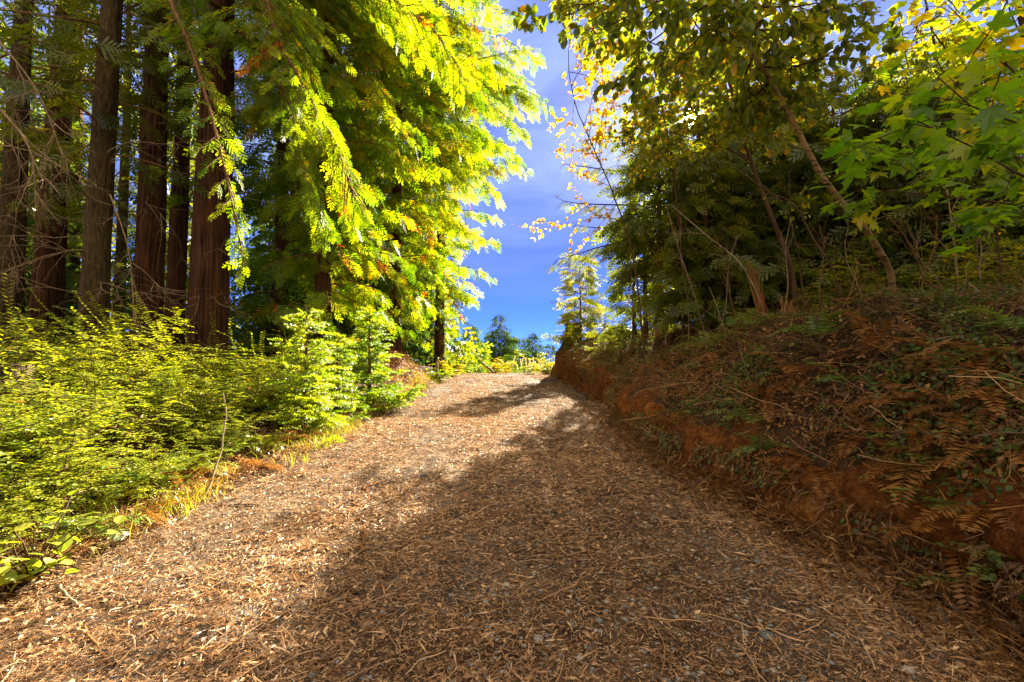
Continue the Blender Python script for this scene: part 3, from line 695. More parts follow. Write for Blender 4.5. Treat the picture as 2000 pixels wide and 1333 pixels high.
GH = 'evergreen bushes along the left edge of the track'
protos = []
for s, (H, W, st) in enumerate([(1.6, 1.45, 38), (1.4, 1.6, 36), (1.8, 1.35, 37)]):
    rng = np.random.default_rng(400+s)
    w_, l_ = bush_geo(rng, H, W, st, .056, (.6, .14), (.25, -.1), 3)
    r_ = thing('evergreen_bush', '', 'bush', (0, 0, 0), GH)
    link('stem', w_.mesh('stem', [B_DARKTWIG]), r_); link('foliage', l_.mesh('foliage', [M_BUSH]), r_); protos.append(r_)
BUSH = [(-3.75, 3.55, 0, .78, 'small leafy bush nearest the camera at the left road edge'),
        (-4.75, 4.1, 1, .95, 'leafy evergreen bush at the left edge of the picture, middle height'),
        (-4.5, 5.2, 2, .85, 'bush in front of the mossy trunk with long arching shoots'),
        (-5.9, 5.4, 0, 1.05, 'bush at the far left below the dead branches'),
        (-4.1, 6.3, 1, .85, 'rounded bush overhanging the dry ferns at the road edge'),
        (-5.3, 6.7, 2, .92, 'tall bush below the straight dark trunk'),
        (-3.95, 7.6, 0, .8, 'bush leaning against the bright young fir'),
        (-5.0, 8.2, 1, 1.05, 'bush in front of the thickest trunk'),
        (-6.6, 7.4, 2, .95, 'back row bush left of the dark trunks'),
        (-4.2, 9.4, 0, .95, 'bush behind the bright young fir'),
        (-6.1, 9.2, 1, 1.0, 'shaded back row bush at the foot of the thickest trunk'),
        (-3.6, 8.75, 2, .55, 'low bush between the young firs at the road edge'),
        (-7.6, 6.2, 0, 1.1, 'large back bush at the left edge below the broad trunk'),
        (-3.5, 4.35, 1, .55, 'low sprawling bush between the dry fern and the nearest bush'), (-3.6, 5.6, 2, .5, 'low bush with upright shoots in front of the rounded bush'), (-3.45, 3.0, 0, .5, 'low bush beside the large-leaved plant at the lower left'), (-4.4, 3.3, 2, .75, 'bush at the very left edge under the pale pole')]
rng = np.random.default_rng(41); seen = set()
for x, y, k, sc, lab in BUSH:
    x -= .28 if y > 5 else .08; loc = (x, y, gz(x, y)-.05); rz = rng.uniform(-.9, .9)
    if k not in seen:
        seen.add(k); o = protos[k]; o.location = loc; o.rotation_euler = (0, 0, rz); o.scale = (sc,)*3; o['label'] = lab
    else: dup(protos[k], loc, rz, sc, lab)

# big-leaved plant in the lower left corner
rng = np.random.default_rng(51); b = np.array([-3.05, 2.95, gz(-3.05, 2.95)])
root = thing('leafy_plant', 'plant with large pale green rounded leaves in the lower left corner', 'plant', b)
gw, gl = Geo(), Geo()
for k in range(20):
    a = rng.uniform(0, 6.28); leafy(gw, gl, b, [math.cos(a)*.6, math.sin(a)*.6, .8], rng.uniform(.35, .6), .006, rng, 0, LEAF, .001, (.5, .1))
    P_ = wander(b, [math.cos(a)*.7, math.sin(a)*.7, .8], rng.uniform(.3, .6), rng, 6, .12, .08); gw.tube(P_, .005, 4, 0, cap=False)
    f = norm(np.stack([rng.normal(0, 1, 5), rng.normal(-.3, 1, 5), rng.normal(0, .45, 5)], 1))
    put(gl, LEAF, P_[1:], f, [0, 0, 1], rng.uniform(.06, .125, 5), 0, rng.normal(.75, .15, 5).clip(0, 1), rng, .4, 1.1)
link('stem', gw.mesh('stem', [B_DARKTWIG], b), root); link('foliage', gl.mesh('foliage', [M_FERN], b), root)

# ferns at the left edge
GF = 'sword ferns at the left edge of the track'
for i, (x, y, n, L, t, lab) in enumerate([(-3.45, 5.1, 8, .55, .75, 'yellowing sword fern at the road edge below the rounded bush'),
                                          (-3.35, 6.2, 9, .6, .9, 'yellow sword fern beside the thin grey sapling stem'),
                                          (-3.5, 4.0, 7, .5, .6, 'sword fern with dotted fronds under the nearest bushes'),
                                          (-3.25, 8.2, 7, .45, .8, 'small yellow fern in front of the young firs'), (-3.6, 4.5, 8, .6, .5, 'green sword fern between the nearest bush and the dry fern'), (-3.5, 5.7, 8, .55, .65, 'arching sword fern in front of the rounded bush'), (-3.2, 3.5, 7, .45, .4, 'low green fern beside the large-leaved plant')]):
    fern('sword_fern', lab, (x, y, gz(x, y)), n, L, 600+i, M_FERN, GF, t, -180, 60)
GD = 'dead brown ferns'
for i, (x, y, lab) in enumerate([(-3.3, 4.6, 'dry tan fern lying at the left road edge'), (-3.15, 5.6, 'dead brown fern hanging over the left road edge'), (-3.2, 7.0, 'dead fern between the yellow ferns on the left'), (-3.25, 3.9, 'dead fern nearest the camera at the left edge'), (-3.45, 5.25, 'rust brown fern under the rounded bush'), (-3.3, 6.6, 'rust brown fern under the bright young fir'), (-3.6, 4.85, 'withered fern at the foot of the arching shoots bush')]):
    fern('dead_fern', lab, (x, y, gz(x, y)), 8, .5, 640+i, M_DEAD, GD, .75, -180, 60, (25, 20), 1.2, .10)

# grass tufts along the left edge (one object each)
def tuft(g, p, n, H, rng, tint):
    for k in range(n):
        a = rng.uniform(0, 6.28); L = H*rng.uniform(.5, 1.2); o = p+np.array([rng.normal(0, .06), rng.normal(0, .06), -.02])
        h = np.array([math.cos(a), math.sin(a), 0]); w = np.array([-h[1], h[0], 0])*.0026
        k1 = rng.uniform(.15, 1.1); q = [o, o+h*L*k1*.3+[0, 0, L*.5], o+h*L*k1*.8+[0, 0, L*.8], o+h*L*k1*1.5+[0, 0, L*.92]]
        V = [q[0]-w, q[0]+w, q[1]+w, q[1]-w, q[2]+w*.7, q[2]-w*.7, q[3]]
        g.add(V, [[0, 1, 2, 3], [3, 2, 4, 5]], 0, np.clip(tint+rng.normal(0, .15), 0, 1)); g.add([V[5], V[4], V[6]], [[0, 1, 2]], 0, tint)
rng = np.random.default_rng(61)
g = Geo()
for k in range(620):
    y = 3.0+17*rng.random()**1.15; x = float(xleft(y)) - abs(rng.normal(.02, .30)) + rng.normal(.06, .1)
    if vnoise(y*1.3, 2.0, 0, 66) < rng.uniform(-.5, .5) - (.25 if y < 5 else 0): continue
    tuft(g, np.array([x, y, gz(x, y)]), int(rng.integers(5, 20)), rng.uniform(.08, .32), rng, rng.normal(.5, .25))
tag(link('verge_grass', g.mesh('verge_grass', [M_GRASS])), 'yellow green grass along the left edge of the track', 'grass', kind='stuff')

# pale leaning pole and other wood on the left
stick('fallen_pole', 'pale peeled pole lying slantwise through the bushes at the lower left', [at(-30, 770, 4.6), at(60, 860, 4.4), at(120, 905, 4.2), at(175, 950, 4.0), at(215, 1010, 3.85)], .028, 71, B_GREYWOOD, 'pole', None, 1, .6, 9)
stick('sapling', 'thin upright grey sapling stem between the yellow ferns', [at(402, 962, 4.55), at(432, 880, 4.8), at(440, 810, 4.9), at(436, 770, 4.9)], .013, 72, B_GREYWOOD, 'sapling')
stick('bramble_stem', 'thin dark curved stem crossing over the pale pole', [at(85, 955, 3.9), at(130, 870, 4.0), at(190, 770, 4.2)], .008, 73, B_DARKTWIG, 'stem')
g = Geo(); b = at(14, 860, 4.7); b[2] = gz(b[0], b[1])-.1
g.tube([b, b+[0, 0, .5], b+[.02, 0, .95]], [.2, .16, .15], 14, 0, rough=.2, seed=4)
single('rotten_stump', g, [B_GREY], 'dark rotten stump at the left edge under the pale pole', 'stump', b, None, True)
# ---------------------------------------------------------------- right bank: trees
def stems_tree(name, label, pts, r, seed, bark, group=None, tip=.35, seg=10, rough=.04):
    P = resample(np.asarray(pts), 30); P[:, 0] += .01*vnoise(np.arange(30)*.8, seed, 1); 
    root = thing(name, label, 'tree', P[0], group); gw, gl = Geo(), Geo()
    gw.tube(P, r*(1-(1-tip)*np.linspace(0, 1, 30)), seg, 0, rough=rough, seed=seed)
    return root, P, gw, gl
def finish(root, gw, gl, bark, leafm, base, leaf='crown'):
    link('trunk', gw.mesh('trunk', bark, base, True), root)
    if gl.nv: link(leaf, gl.mesh(leaf, leafm, base), root)
GB = 'broadleaved trees leaning over the right bank'
# the curved alder
p0 = gp(1738, 6.0, -.1); rng = np.random.default_rng(701)
root, P, gw, gl = stems_tree('alder_tree', 'alder with a pale curved trunk leaning left over the track from the bank', [p0, at(1743, 590, 6.0), at(1738, 530, 5.9), at(1695, 455, 5.6), at(1640, 392, 5.4), at(1588, 315, 5.2), at(1553, 245, 5.0), at(1500, 150, 4.7), at(1452, 70, 4.4), at(1440, 0, 4.2), at(1410, -160, 4.0)], .043, 701, B_ALDER, GB, .3)
lk = dict(tmpl=LEAF, size=.10, tint=(.42, .2), sp=.032, wood=1, droop=.7, kids=5)
def br(a, b, L, r=.014, depth=2, **kw):
    o = dict(lk); o.update(kw); a = np.asarray(a); leafy(gw, gl, a, np.asarray(b)-a, L, r, rng, depth, **o)
br(P[26], at(1300, 85, 4.2), 1.3); br(P[26], at(1200, 60, 4.3), 1.5); br(P[25], at(1330, 150, 4.3), 1.0)
br(P[27], at(1250, -60, 3.9), 1.4); br(P[27], at(1150, -30, 4.2), 1.7)
br(P[24], at(1600, 60, 4.4), 1.2); br(P[23], at(1620, 100, 5.0), 1.3); br(P[22], at(1450, 150, 5.0), 1.1); br(P[25], at(1560, 0, 4.2), 1.2)
br(P[21], at(1680, 120, 4.9), 1.1, thin=.6); br(P[20], at(1450, 230, 5.4), 1.1); br(P[28], at(1480, -80, 3.9), 1.2); br(P[24], at(1500, 20, 5.2), 1.5)
br(P[22], at(1400, 60, 5.6), 1.6); br(P[19], at(1480, 180, 6), 1.3)
finish(root, gw, gl, [B_ALDER, B_DARKTWIG], [M_BROAD], P[0])
# second broadleaf: taller, behind, carrying the leaves round the sun
p0 = gp(1560, 8.4, -.1); rng = np.random.default_rng(702)
root, P, gw, gl = stems_tree('broadleaf_tree', 'slim dark broadleaf tree behind the curved alder, leaning left', [p0, at(1545, 520, 8.4), at(1505, 420, 8.2), at(1462, 300, 8.0), at(1430, 180, 7.8), at(1400, 40, 7.4), at(1370, -120, 7.0)], .05, 702, B_DARKTWIG, GB, .3)
lk = dict(tmpl=LEAF, size=.11, tint=(.5, .22), sp=.034, wood=0, droop=.6, kids=5)
for i, (px, py, d, L) in enumerate([(1250, 60, 7.2, 1.9), (1200, 150, 7.4, 2.0), (1300, 180, 7.0, 1.5), (1530, 80, 8, 1.7), (1580, 170, 8.2, 1.7), (1520, 200, 7.2, 1.2), (1290, 20, 7.6, 1.9), (1480, 20, 7.6, 1.6), (1600, 40, 7.6, 2.0), (1220, -40, 7, 2.0), (1420, 270, 8.8, 1.2), (1640, 250, 8.6, 1.7), (1560, 270, 7.6, 1.2), (1350, 30, 6.6, 1.5)]):
    br(P[13+i], at(px, py, d), L, .016)
finish(root, gw, gl, [B_DARKTWIG], [M_BROAD], P[0])
# thin stems with yellow leaves against the sky
p0 = gp(1262, 9.0, -.1); rng = np.random.default_rng(703)
root, P, gw, gl = stems_tree('vine_maple', 'spindly tree with small yellow leaves spread against the blue sky', [p0, at(1240, 520, 9), at(1205, 400, 8.8), at(1160, 290, 8.4), at(1125, 210, 8.0), at(1110, 120, 7.8), at(1120, 20, 7.6)], .022, 703, B_DARKTWIG, GB, .2, 6)
lk = dict(tmpl=LEAF, size=.085, tint=(.42, .25), sp=.036, wood=0, droop=.35, kids=4, sag=.02)
for i, (px, py, d, L) in enumerate([(1040, 395, 8.4, 1.3), (1000, 400, 8.6, 1.9), (1060, 300, 8, 1.1), (1160, 180, 8, .9), (1090, 230, 8, .7), (1180, 230, 8, .9), (1150, 120, 7.6, .9), (1200, 90, 7.6, 1.1), (1170, 300, 8.4, .9), (1090, 360, 8.4, .9), (1190, 10, 7.4, 1.1), (1220, 160, 7.6, 1.0)]):
    br(P[14+i] if i > 1 else P[13], at(px, py, d), L, .008, 1 if i < 6 else 2, thin=.8)
finish(root, gw, gl, [B_DARKTWIG], [M_YEL], P[0])
# small-leaved tree overhanging top middle
p0 = gp(1335, 10.5, -.1); rng = np.random.default_rng(704)
root, P, gw, gl = stems_tree('broadleaf_tree', 'tall thin broadleaf tree whose fine twigs cross the top of the sky gap', [p0, at(1330, 480, 10.5), at(1310, 300, 10), at(1270, 100, 9.5), at(1230, -60, 9)], .04, 704, B_DARKTWIG, GB, .3, 8)
lk = dict(tmpl=LEAF, size=.10, tint=(.55, .22), sp=.026, wood=0, droop=.5, kids=5)
for i, (px, py, d, L) in enumerate([(1120, 60, 8.8, 1.6), (1090, 20, 8.4, 1.8), (1150, 120, 9, 1.5), (1200, 200, 9.4, 1.3), (1350, 120, 10, 1.6), (1400, 200, 10, 1.6), (1160, -20, 8.6, 1.5), (1300, 40, 9.6, 1.5), (1240, 260, 9.8, 1.2), (1420, 100, 10, 1.7), (1100, 70, 8, 1.5), (1180, 30, 8, 1.7), (1140, 170, 8.6, 1.3), (1210, 110, 8.6, 1.6)]):
    br(P[28-i % 14], at(px, py, d), L, .014)
finish(root, gw, gl, [B_DARKTWIG], [M_BROAD], P[0])
# maple at the right edge
p0 = gp(2130, 4.6, -.1); rng = np.random.default_rng(705)
root, P, gw, gl = stems_tree('maple_tree', 'maple with large lobed green and yellow leaves at the upper right edge', [p0, at(2100, 450, 4.6), at(2060, 250, 4.6), at(2000, 60, 4.5), at(1960, -100, 4.4)], .05, 705, B_GREY, GB, .4)
lk = dict(tmpl=MAPLE, size=.17, tint=(.38, .22), sp=.085, wood=1, droop=.25, kids=4, lat=1.0, wob=.10)
for pts, tn, sz, nt, thin in [([(2100, 380, 4.4), (1990, 340, 3.2), (1900, 288, 3.0), (1780, 232, 2.9)], .38, .17, 12, .8),
        ([(2090, 300, 4.4), (2010, 250, 2.9), (1900, 210, 2.7), (1830, 150, 2.7)], .34, .17, 12, .8),
        ([(2100, 420, 4.5), (1980, 400, 3.8), (1850, 385, 4.0), (1700, 370, 4.2)], .5, .17, 14, .9),
        ([(2080, 330, 4.5), (1930, 300, 4.2), (1780, 300, 4.2), (1660, 300, 4.3)], .4, .17, 14, .9),
        ([(2080, 220, 4.5), (1980, 140, 4.0), (1900, 60, 3.9), (1850, 10, 3.9)], .78, .16, 12, .9),
        ([(2070, 240, 4.5), (1960, 220, 4.2), (1840, 180, 4.4), (1760, 130, 4.6)], .55, .16, 12, .9),
        ([(2060, 160, 4.5), (1990, 60, 4.2), (1960, -20, 4.0)], .8, .16, 10, .9)]:
    Q = resample([at(*q) for q in pts], 14); gw.tube(Q, .014*(1-.7*np.linspace(0, 1, 14)), 5, 1)
    sz = sz*1.15; lk.update(tint=(tn, .2), size=sz)
    for k in range(nt):
        j = 3+int(k/nt*10.9); d0 = norm(Q[min(j+1, 13)]-Q[j-1]); pass
        Pt_ = wander(Q[j], d0*.6+rng.normal(0, .55, 3)*[1, 1, .6], rng.uniform(.35, .8), rng, 6, .12, .02); gw.tube(Pt_, .004, 3, 1, cap=False)
        m = 9; u = rng.uniform(1, 5, m); i_ = np.minimum(u.astype(int), 4); q = Pt_[i_]+(Pt_[i_+1]-Pt_[i_])*(u-i_)[:, None]+rng.normal(0, .07, (m, 3))
        f = norm(d0*.3+rng.normal(0, .8, (m, 3))*[1, 1, .35]+[0, 0, -.25]); put(gl, MAPLE, q, f, [0, 0, 1], sz*rng.uniform(.55, 1.15, m), 0, np.clip(rng.normal(tn, .2, m), 0, 1), rng, .45)
finish(root, gw, gl, [B_GREY, B_DARKTWIG], [M_MAPLE], P[0])
# background broadleaf filling the upper right
p0 = gp(1905, 9.0, -.1); rng = np.random.default_rng(706)
root, P, gw, gl = stems_tree('broadleaf_tree', 'yellowing broadleaf tree behind the maple at the upper right', [p0, at(1880, 450, 9), at(1850, 300, 9), at(1830, 120, 9), at(1800, -40, 9)], .05, 706, B_GREY, GB, .35, 8)
lk = dict(tmpl=LEAF, size=.14, tint=(.6, .2), sp=.05, wood=1, droop=.5, kids=5)
for i, (px, py, d, L) in enumerate([(1960, 60, 9, 2.0), (1760, 250, 9, 1.6), (1970, 180, 9, 1.8), (1700, 300, 9.4, 1.6), (1900, 20, 9, 1.4), (1980, 280, 9, 1.8), (1760, 330, 9, 1.5), (1880, 230, 8.4, 1.2)]):
    br(P[28-2*i], at(px, py, d), L, .016)
finish(root, gw, gl, [B_GREY, B_DARKTWIG], [M_BROAD], P[0])

GC = 'dark conifers on the right bank'
def bank_conifer(px, d, H, r0, label, seed, Lf, n, h0=1.2, tint=(.38, .18), bark=B_CEDAR, size=.34, name='cedar_tree', az=None, mats=None, lean=(0, 0)):
    rng = np.random.default_rng(seed)
    bo = ring_boughs(rng, h0, H*.98, int(n*1.7), Lf, (12, 12), (-22, 14))
    return conifer(name, label, gp(px, d, -.05), H, r0, bo, seed, mats or [M_DARKC], bark, GC, seg=12, rough=.05, size=size*1.3, sp=.12, tw_sp=.15, tmpl=SPRAY, tint=tint, hang=.35, droop=.35, tw_len=.34, lean=lean, roll=1.0)
bank_conifer(1290, 12, 5.9, .12, 'cedar with a bare reddish trunk on the crest of the bank', 721, lambda h, a: (.4+1.45*(1.05-h/5.9)**.7)*(1.2 if 120 < a % 360 < 260 else 1), 50, 2.3)
bank_conifer(1395, 13, 6.6, .11, 'dense dark conifer right behind the reddish cedar', 722, lambda h, a: .4+1.8*(1.05-h/6.6)**.7, 60, .6, name='hemlock_tree', bark=B_DARKTWIG)
bank_conifer(1240, 16, 4.6, .08, 'smaller feathery conifer left of the reddish cedar', 723, lambda h, a: .3+.95*(1.05-h/4.6)**.7, 36, .4, name='hemlock_tree', bark=B_DARKTWIG)
bank_conifer(1500, 11, 6.0, .10, 'dark conifer behind the splintered trunk', 724, lambda h, a: .5+1.7*(1.05-h/6)**.7, 60, .7, name='hemlock_tree', bark=B_DARKTWIG)
bank_conifer(1640, 10, 5.6, .09, 'dark conifer left of and behind the curved alder', 725, lambda h, a: .5+1.6*(1.05-h/5.6)**.7, 58, .6, name='hemlock_tree', bark=B_DARKTWIG)
bank_conifer(1790, 9.2, 5.0, .08, 'shaded conifer right of the curved alder', 726, lambda h, a: .5+1.5*(1.05-h/5.0)**.7, 56, .7, name='hemlock_tree', bark=B_DARKTWIG)
bank_conifer(1930, 8.2, 4.4, .08, 'shaded conifer below the maple at the right edge', 727, lambda h, a: .5+1.4*(1.05-h/4.4)**.7, 52, .7, name='hemlock_tree', bark=B_DARKTWIG)
bank_conifer(1385, 10.6, 4.6, .07, 'bushy young conifer filling the gap right of the reddish cedar', 731, lambda h, a: .4+1.3*(1.05-h/4.6)**.7, 42, .5, name='hemlock_tree', bark=B_DARKTWIG, tint=(.5, .18))
bank_conifer(1452, 12.2, 6.4, .09, 'tall thin conifer between the dense dark one and the broken splintered tree', 732, lambda h, a: .4+1.5*(1.05-h/6.4)**.7, 50, .6, name='hemlock_tree', bark=B_DARKTWIG, tint=(.5, .18))
bank_conifer(1570, 12.5, 6.8, .09, 'tall conifer behind the slim dark broadleaf tree', 733, lambda h, a: .4+1.7*(1.05-h/6.8)**.7, 50, .6, name='hemlock_tree', bark=B_DARKTWIG, tint=(.5, .18))
bank_conifer(1725, 11.5, 6.2, .09, 'tall conifer straight behind the curved alder', 734, lambda h, a: .4+1.7*(1.05-h/6.2)**.7, 50, .6, name='hemlock_tree', bark=B_DARKTWIG, tint=(.5, .18))
bank_conifer(1860, 10.5, 5.6, .09, 'conifer behind the shaded ones at the right, below the yellowing tree', 735, lambda h, a: .4+1.6*(1.05-h/5.6)**.7, 46, .6, name='hemlock_tree', bark=B_DARKTWIG, tint=(.5, .18))
# the long bough reaching over the sky gap, on a small tree of its own
rng = np.random.default_rng(728); b = gp(1262, 13.5, -.05)
root = thing('hemlock_tree', 'thin conifer sending one long bare bough left across the sky', 'tree', b, GC); gw, gc = Geo(), Geo()
Pt, _ = trunk_geo(gw, b, 6.2, .08, seed=9, seg=8)
for q in ([at(1252, 470, 13.4), at(1190, 478, 13), at(1130, 495, 12.8), at(1085, 510, 12.6), at(1072, 525, 12.6)], [at(1250, 400, 13.4), at(1180, 400, 13), at(1110, 395, 12.6), at(1085, 385, 12.5)], [at(1250, 340, 13.4), at(1170, 330, 13), at(1100, 320, 12.7)], [at(1250, 270, 13.4), at(1190, 270, 13), at(1130, 275, 12.7)], [at(1255, 430, 13.4), at(1180, 445, 13.6), at(1120, 440, 13.8)]):
    bough(gw, gc, resample(q, 10), .03, rng, wood=1, size=.27, sp=.10, tw_sp=.14, tmpl=SPRAY_FINE, tint=(.4, .15), hang=.7, droop=.4, tw_len=.28, start=.1, twigwood=True)
for (h, az, L, a0, a1) in ring_boughs(rng, 2.1, 6, 40, lambda h, a: .3+1.25*(1.05-h/6.2)**.7, (12, 12), (-20, 14)):
    bough(gw, gc, bough_path(Pt[int(h/6.2*25)], R(az), L, a0, a1, rng), .012, rng, wood=1, size=.38, sp=.13, tw_sp=.17, tmpl=SPRAY, tint=(.36, .18), hang=.4, tw_len=.3)
link('trunk', gw.mesh('trunk', [B_DARKTWIG, B_DARKTWIG], b, True), root); link('crown', gc.mesh('crown', [M_DARKC], b), root)
# tree on the end of the bank by the stump
rng = np.random.default_rng(729); b = gp(1134, 21.2, -.1)
bo = ring_boughs(rng, .3, 4.3, 70, lambda h, a: .35+1.0*(1.05-h/4.4)**.7, (20, 12), (0, 14))
conifer('young_conifer', 'young conifer standing against the sky at the far end of the bank', b, 4.4, .07, bo, 729, [M_DARKC], B_DARKTWIG, GC, seg=8, size=.5, sp=.14, tw_sp=.16, tmpl=SPRAY, tint=(.6, .2), hang=.2, tw_len=.34, roll=1)
rng = np.random.default_rng(730); b = gp(1172, 20.5, -.1)
g1, g2 = bush_geo(rng, 2.2, 1.6, 14, .085, (.75, .15))
root = thing('leafy_bush', 'pale sunlit bush behind the stump at the end of the bank', 'bush', b)
link('stem', g1.mesh('stem', [B_DARKTWIG]), root); link('foliage', g2.mesh('foliage', [M_VINE]), root)
# background trees right
GR = 'forest trees behind the right bank'
bgC = bg_tree(203, 9, .14, 66, 2.2, .5, 'forest_tree', '', GR, [M_DARKC], (.45, .2), .5)
first = True; rng = np.random.default_rng(33)
for x, y, sc, lab in [(8.2, 13, .85, 'forest tree behind the dense dark conifer on the bank'), (10.5, 17, .95, 'forest tree well behind the splintered trunk'), (8.6, 9.4, .72, 'forest tree behind the shaded conifer by the alder'), (11.5, 12, .85, 'forest tree behind the curved alder'),
                      (14.5, 17, 1.0, 'rearmost forest tree behind the curved alder'), (18, 14, 1.0, 'rearmost forest tree behind the maple'), (17, 22, 1.1, 'deep forest tree behind the bank conifers'),
                      (16, 7, .75, 'deep forest tree at the right edge')]:
    loc = (x, y, gz(x, y)-.1); rz = rng.uniform(0, 6.28)
    if first: first = False; bgC.location = loc; bgC.rotation_euler = (0, 0, rz); bgC.scale = (sc,)*3; bgC['label'] = lab
    else: dup(bgC, loc, rz, sc, lab)

# saplings and thin stems on the bank
GS = 'thin stems and saplings on the right bank'
def sap(pts, r, seed, label, bark=B_TWIG, leaves=0, name='sapling', mat=M_BROAD, forks=3):
    rng = np.random.default_rng(seed); P = resample(np.asarray(pts), 18)
    root = thing(name, label, 'sapling', P[0], GS); gw, gl = Geo(), Geo()
    gw.tube(P, r*(1-.65*np.linspace(0, 1, 18)), 6, 0, rough=.05, seed=seed)
    for k in range(forks):
        i = rng.integers(6, 17); d = norm(P[i]-P[i-1]); s = rng.normal(0, 1, 3); bare(gw, P[i], d+norm(s)*.6, rng.uniform(.3, .8), r*.4, rng, 1, .12, .03, 0, 3)
    for k in range(leaves):
        i = rng.integers(8, 17); leafy(gw, gl, P[i], norm(P[i]-P[i-1])+rng.normal(0, .5, 3), rng.uniform(.3, .7), r*.35, rng, 1, LEAF, .075, (.4, .2), kids=3)
    link('trunk', gw.mesh('trunk', [bark], P[0], True), root)
    if gl.nv: link('foliage', gl.mesh('foliage', [mat], P[0]), root)
sap([gp(1893, 5.4, -.05), at(1815, 555, 5.4), at(1788, 500, 5.4), at(1755, 445, 5.4), at(1700, 395, 5.3)], .016, 741, 'forked reddish sapling leaning left beside the curved alder', B_LIMB, 2)
sap([gp(1877, 6.2, -.05), at(1868, 520, 6.2), at(1860, 450, 6.2), at(1850, 370, 6.2)], .018, 742, 'upright pale sapling right of the forked reddish sapling', B_ALDER, 2)
sap([gp(1655, 7.4, -.05), at(1628, 530, 7.4), at(1590, 470, 7.4), at(1550, 400, 7.3), at(1500, 375, 7.2), at(1440, 330, 7)], .024, 743, 'dark arching sapling left of the curved alder', B_DARKTWIG, 3)
sap([gp(1575, 8.0, -.05), at(1560, 500, 8), at(1545, 430, 8), at(1540, 330, 8)], .02, 744, 'mossy straight sapling behind the splintered trunk', B_GREY, 2)
sap([gp(1300, 11, -.05), at(1303, 610, 11), at(1304, 560, 11)], .022, 745, 'short pale snag right next to the reddish cedar', B_GREYWOOD, 0)
sap([gp(1380, 9.5, -.05), at(1360, 590, 9.5), at(1330, 500, 9.4), at(1300, 400, 9.2)], .016, 746, 'thin leaning stem between the cedar and the splintered trunk', B_TWIG, 1)
sap([gp(1420, 8.6, -.05), at(1400, 600, 8.6), at(1385, 560, 8.6)], .012, 747, 'pale whip leaning left in front of the dark conifer', B_TWIG, 0)
sap([gp(1965, 5.2, -.05), at(1950, 480, 5.2), at(1945, 400, 5.2)], .014, 748, 'thin dark sapling at the right edge below the maple', B_DARKTWIG, 2)
sap([gp(1500, 8.8, .2), at(1450, 520, 8.6), at(1380, 460, 8.6), at(1310, 400, 8.6)], .017, 749, 'grey broken pole leaning left out of the splintered trunk', B_GREYWOOD, 0)

GU = 'understorey shrubs at the foot of the right thicket'
for i, (px, d, H, t, lab) in enumerate([(1200, 14, 1.2, .6, 'olive shrub on the crest left of the reddish cedar'), (1375, 11.5, 1.3, .45, 'olive shrub right of the reddish cedar trunk'), (1430, 10.5, 1.6, .5, 'olive shrub left of the broken splintered tree'), (1585, 9, 1.5, .5, 'olive shrub behind the arching sapling'), (1665, 8.2, 1.5, .4, 'dark olive shrub left of the curved alder foot'),
        (1800, 7.4, 1.5, .45, 'olive shrub right of the curved alder foot'), (1905, 6.6, 1.4, .5, 'olive shrub behind the upright pale sapling'), (1985, 6.0, 1.4, .55, 'olive shrub at the right edge below the maple'), (1760, 9.5, 2.2, .5, 'taller shrub behind the curved alder'), (1520, 11, 2.2, .55, 'taller shrub behind the broken splintered tree')]):
    rng = np.random.default_rng(770+i); b = gp(px, d, -.1); g1, g2 = bush_geo(rng, H, H*.9, 13, .07, (t-.22, .18))
    root = thing('understorey_shrub', lab, 'shrub', b, GU); link('stem', g1.mesh('stem', [B_LIMB]), root); link('foliage', g2.mesh('foliage', [M_BROAD]), root)
for i, (px, d, tx, ty, r, bk, lab) in enumerate([(1345, 9.8, 1330, 430, .012, B_TWIG, 'thin upright bare stem right of the reddish cedar'), (1450, 8.2, 1400, 470, .011, B_LIMB, 'thin orange stem leaning left in front of the olive shrub'), (1530, 7.6, 1545, 430, .012, B_TWIG, 'thin pale stem right of the broken splintered tree'),
        (1610, 7.0, 1600, 440, .011, B_LIMB, 'reddish thin stem between the mossy sapling and the arching one'), (1690, 6.6, 1650, 470, .010, B_TWIG, 'short pale stem just left of the alder foot'), (1800, 6.4, 1830, 420, .012, B_LIMB, 'thin reddish stem leaning right behind the forked sapling'), (1850, 5.6, 1790, 480, .009, B_TWIG, 'slender grey stem crossing the forked reddish sapling'), (1935, 5.8, 1900, 440, .011, B_TWIG, 'slender bare stem right of the upright pale sapling'),
        (1400, 9.0, 1440, 460, .010, B_TWIG, 'bare stem leaning right in front of the bushy young conifer'), (1245, 11.5, 1225, 500, .014, B_LIMB, 'thin stem left of the reddish cedar')]):
    q = gp(px, d, -.05); t_ = at(tx, ty, d); sap([q, q+(t_-q)*.35+[.04*(-1)**i, 0, 0], q+(t_-q)*.7+[-.05*(-1)**i, 0, .02], t_], r, 1300+i, lab, bk, 0, forks=7)
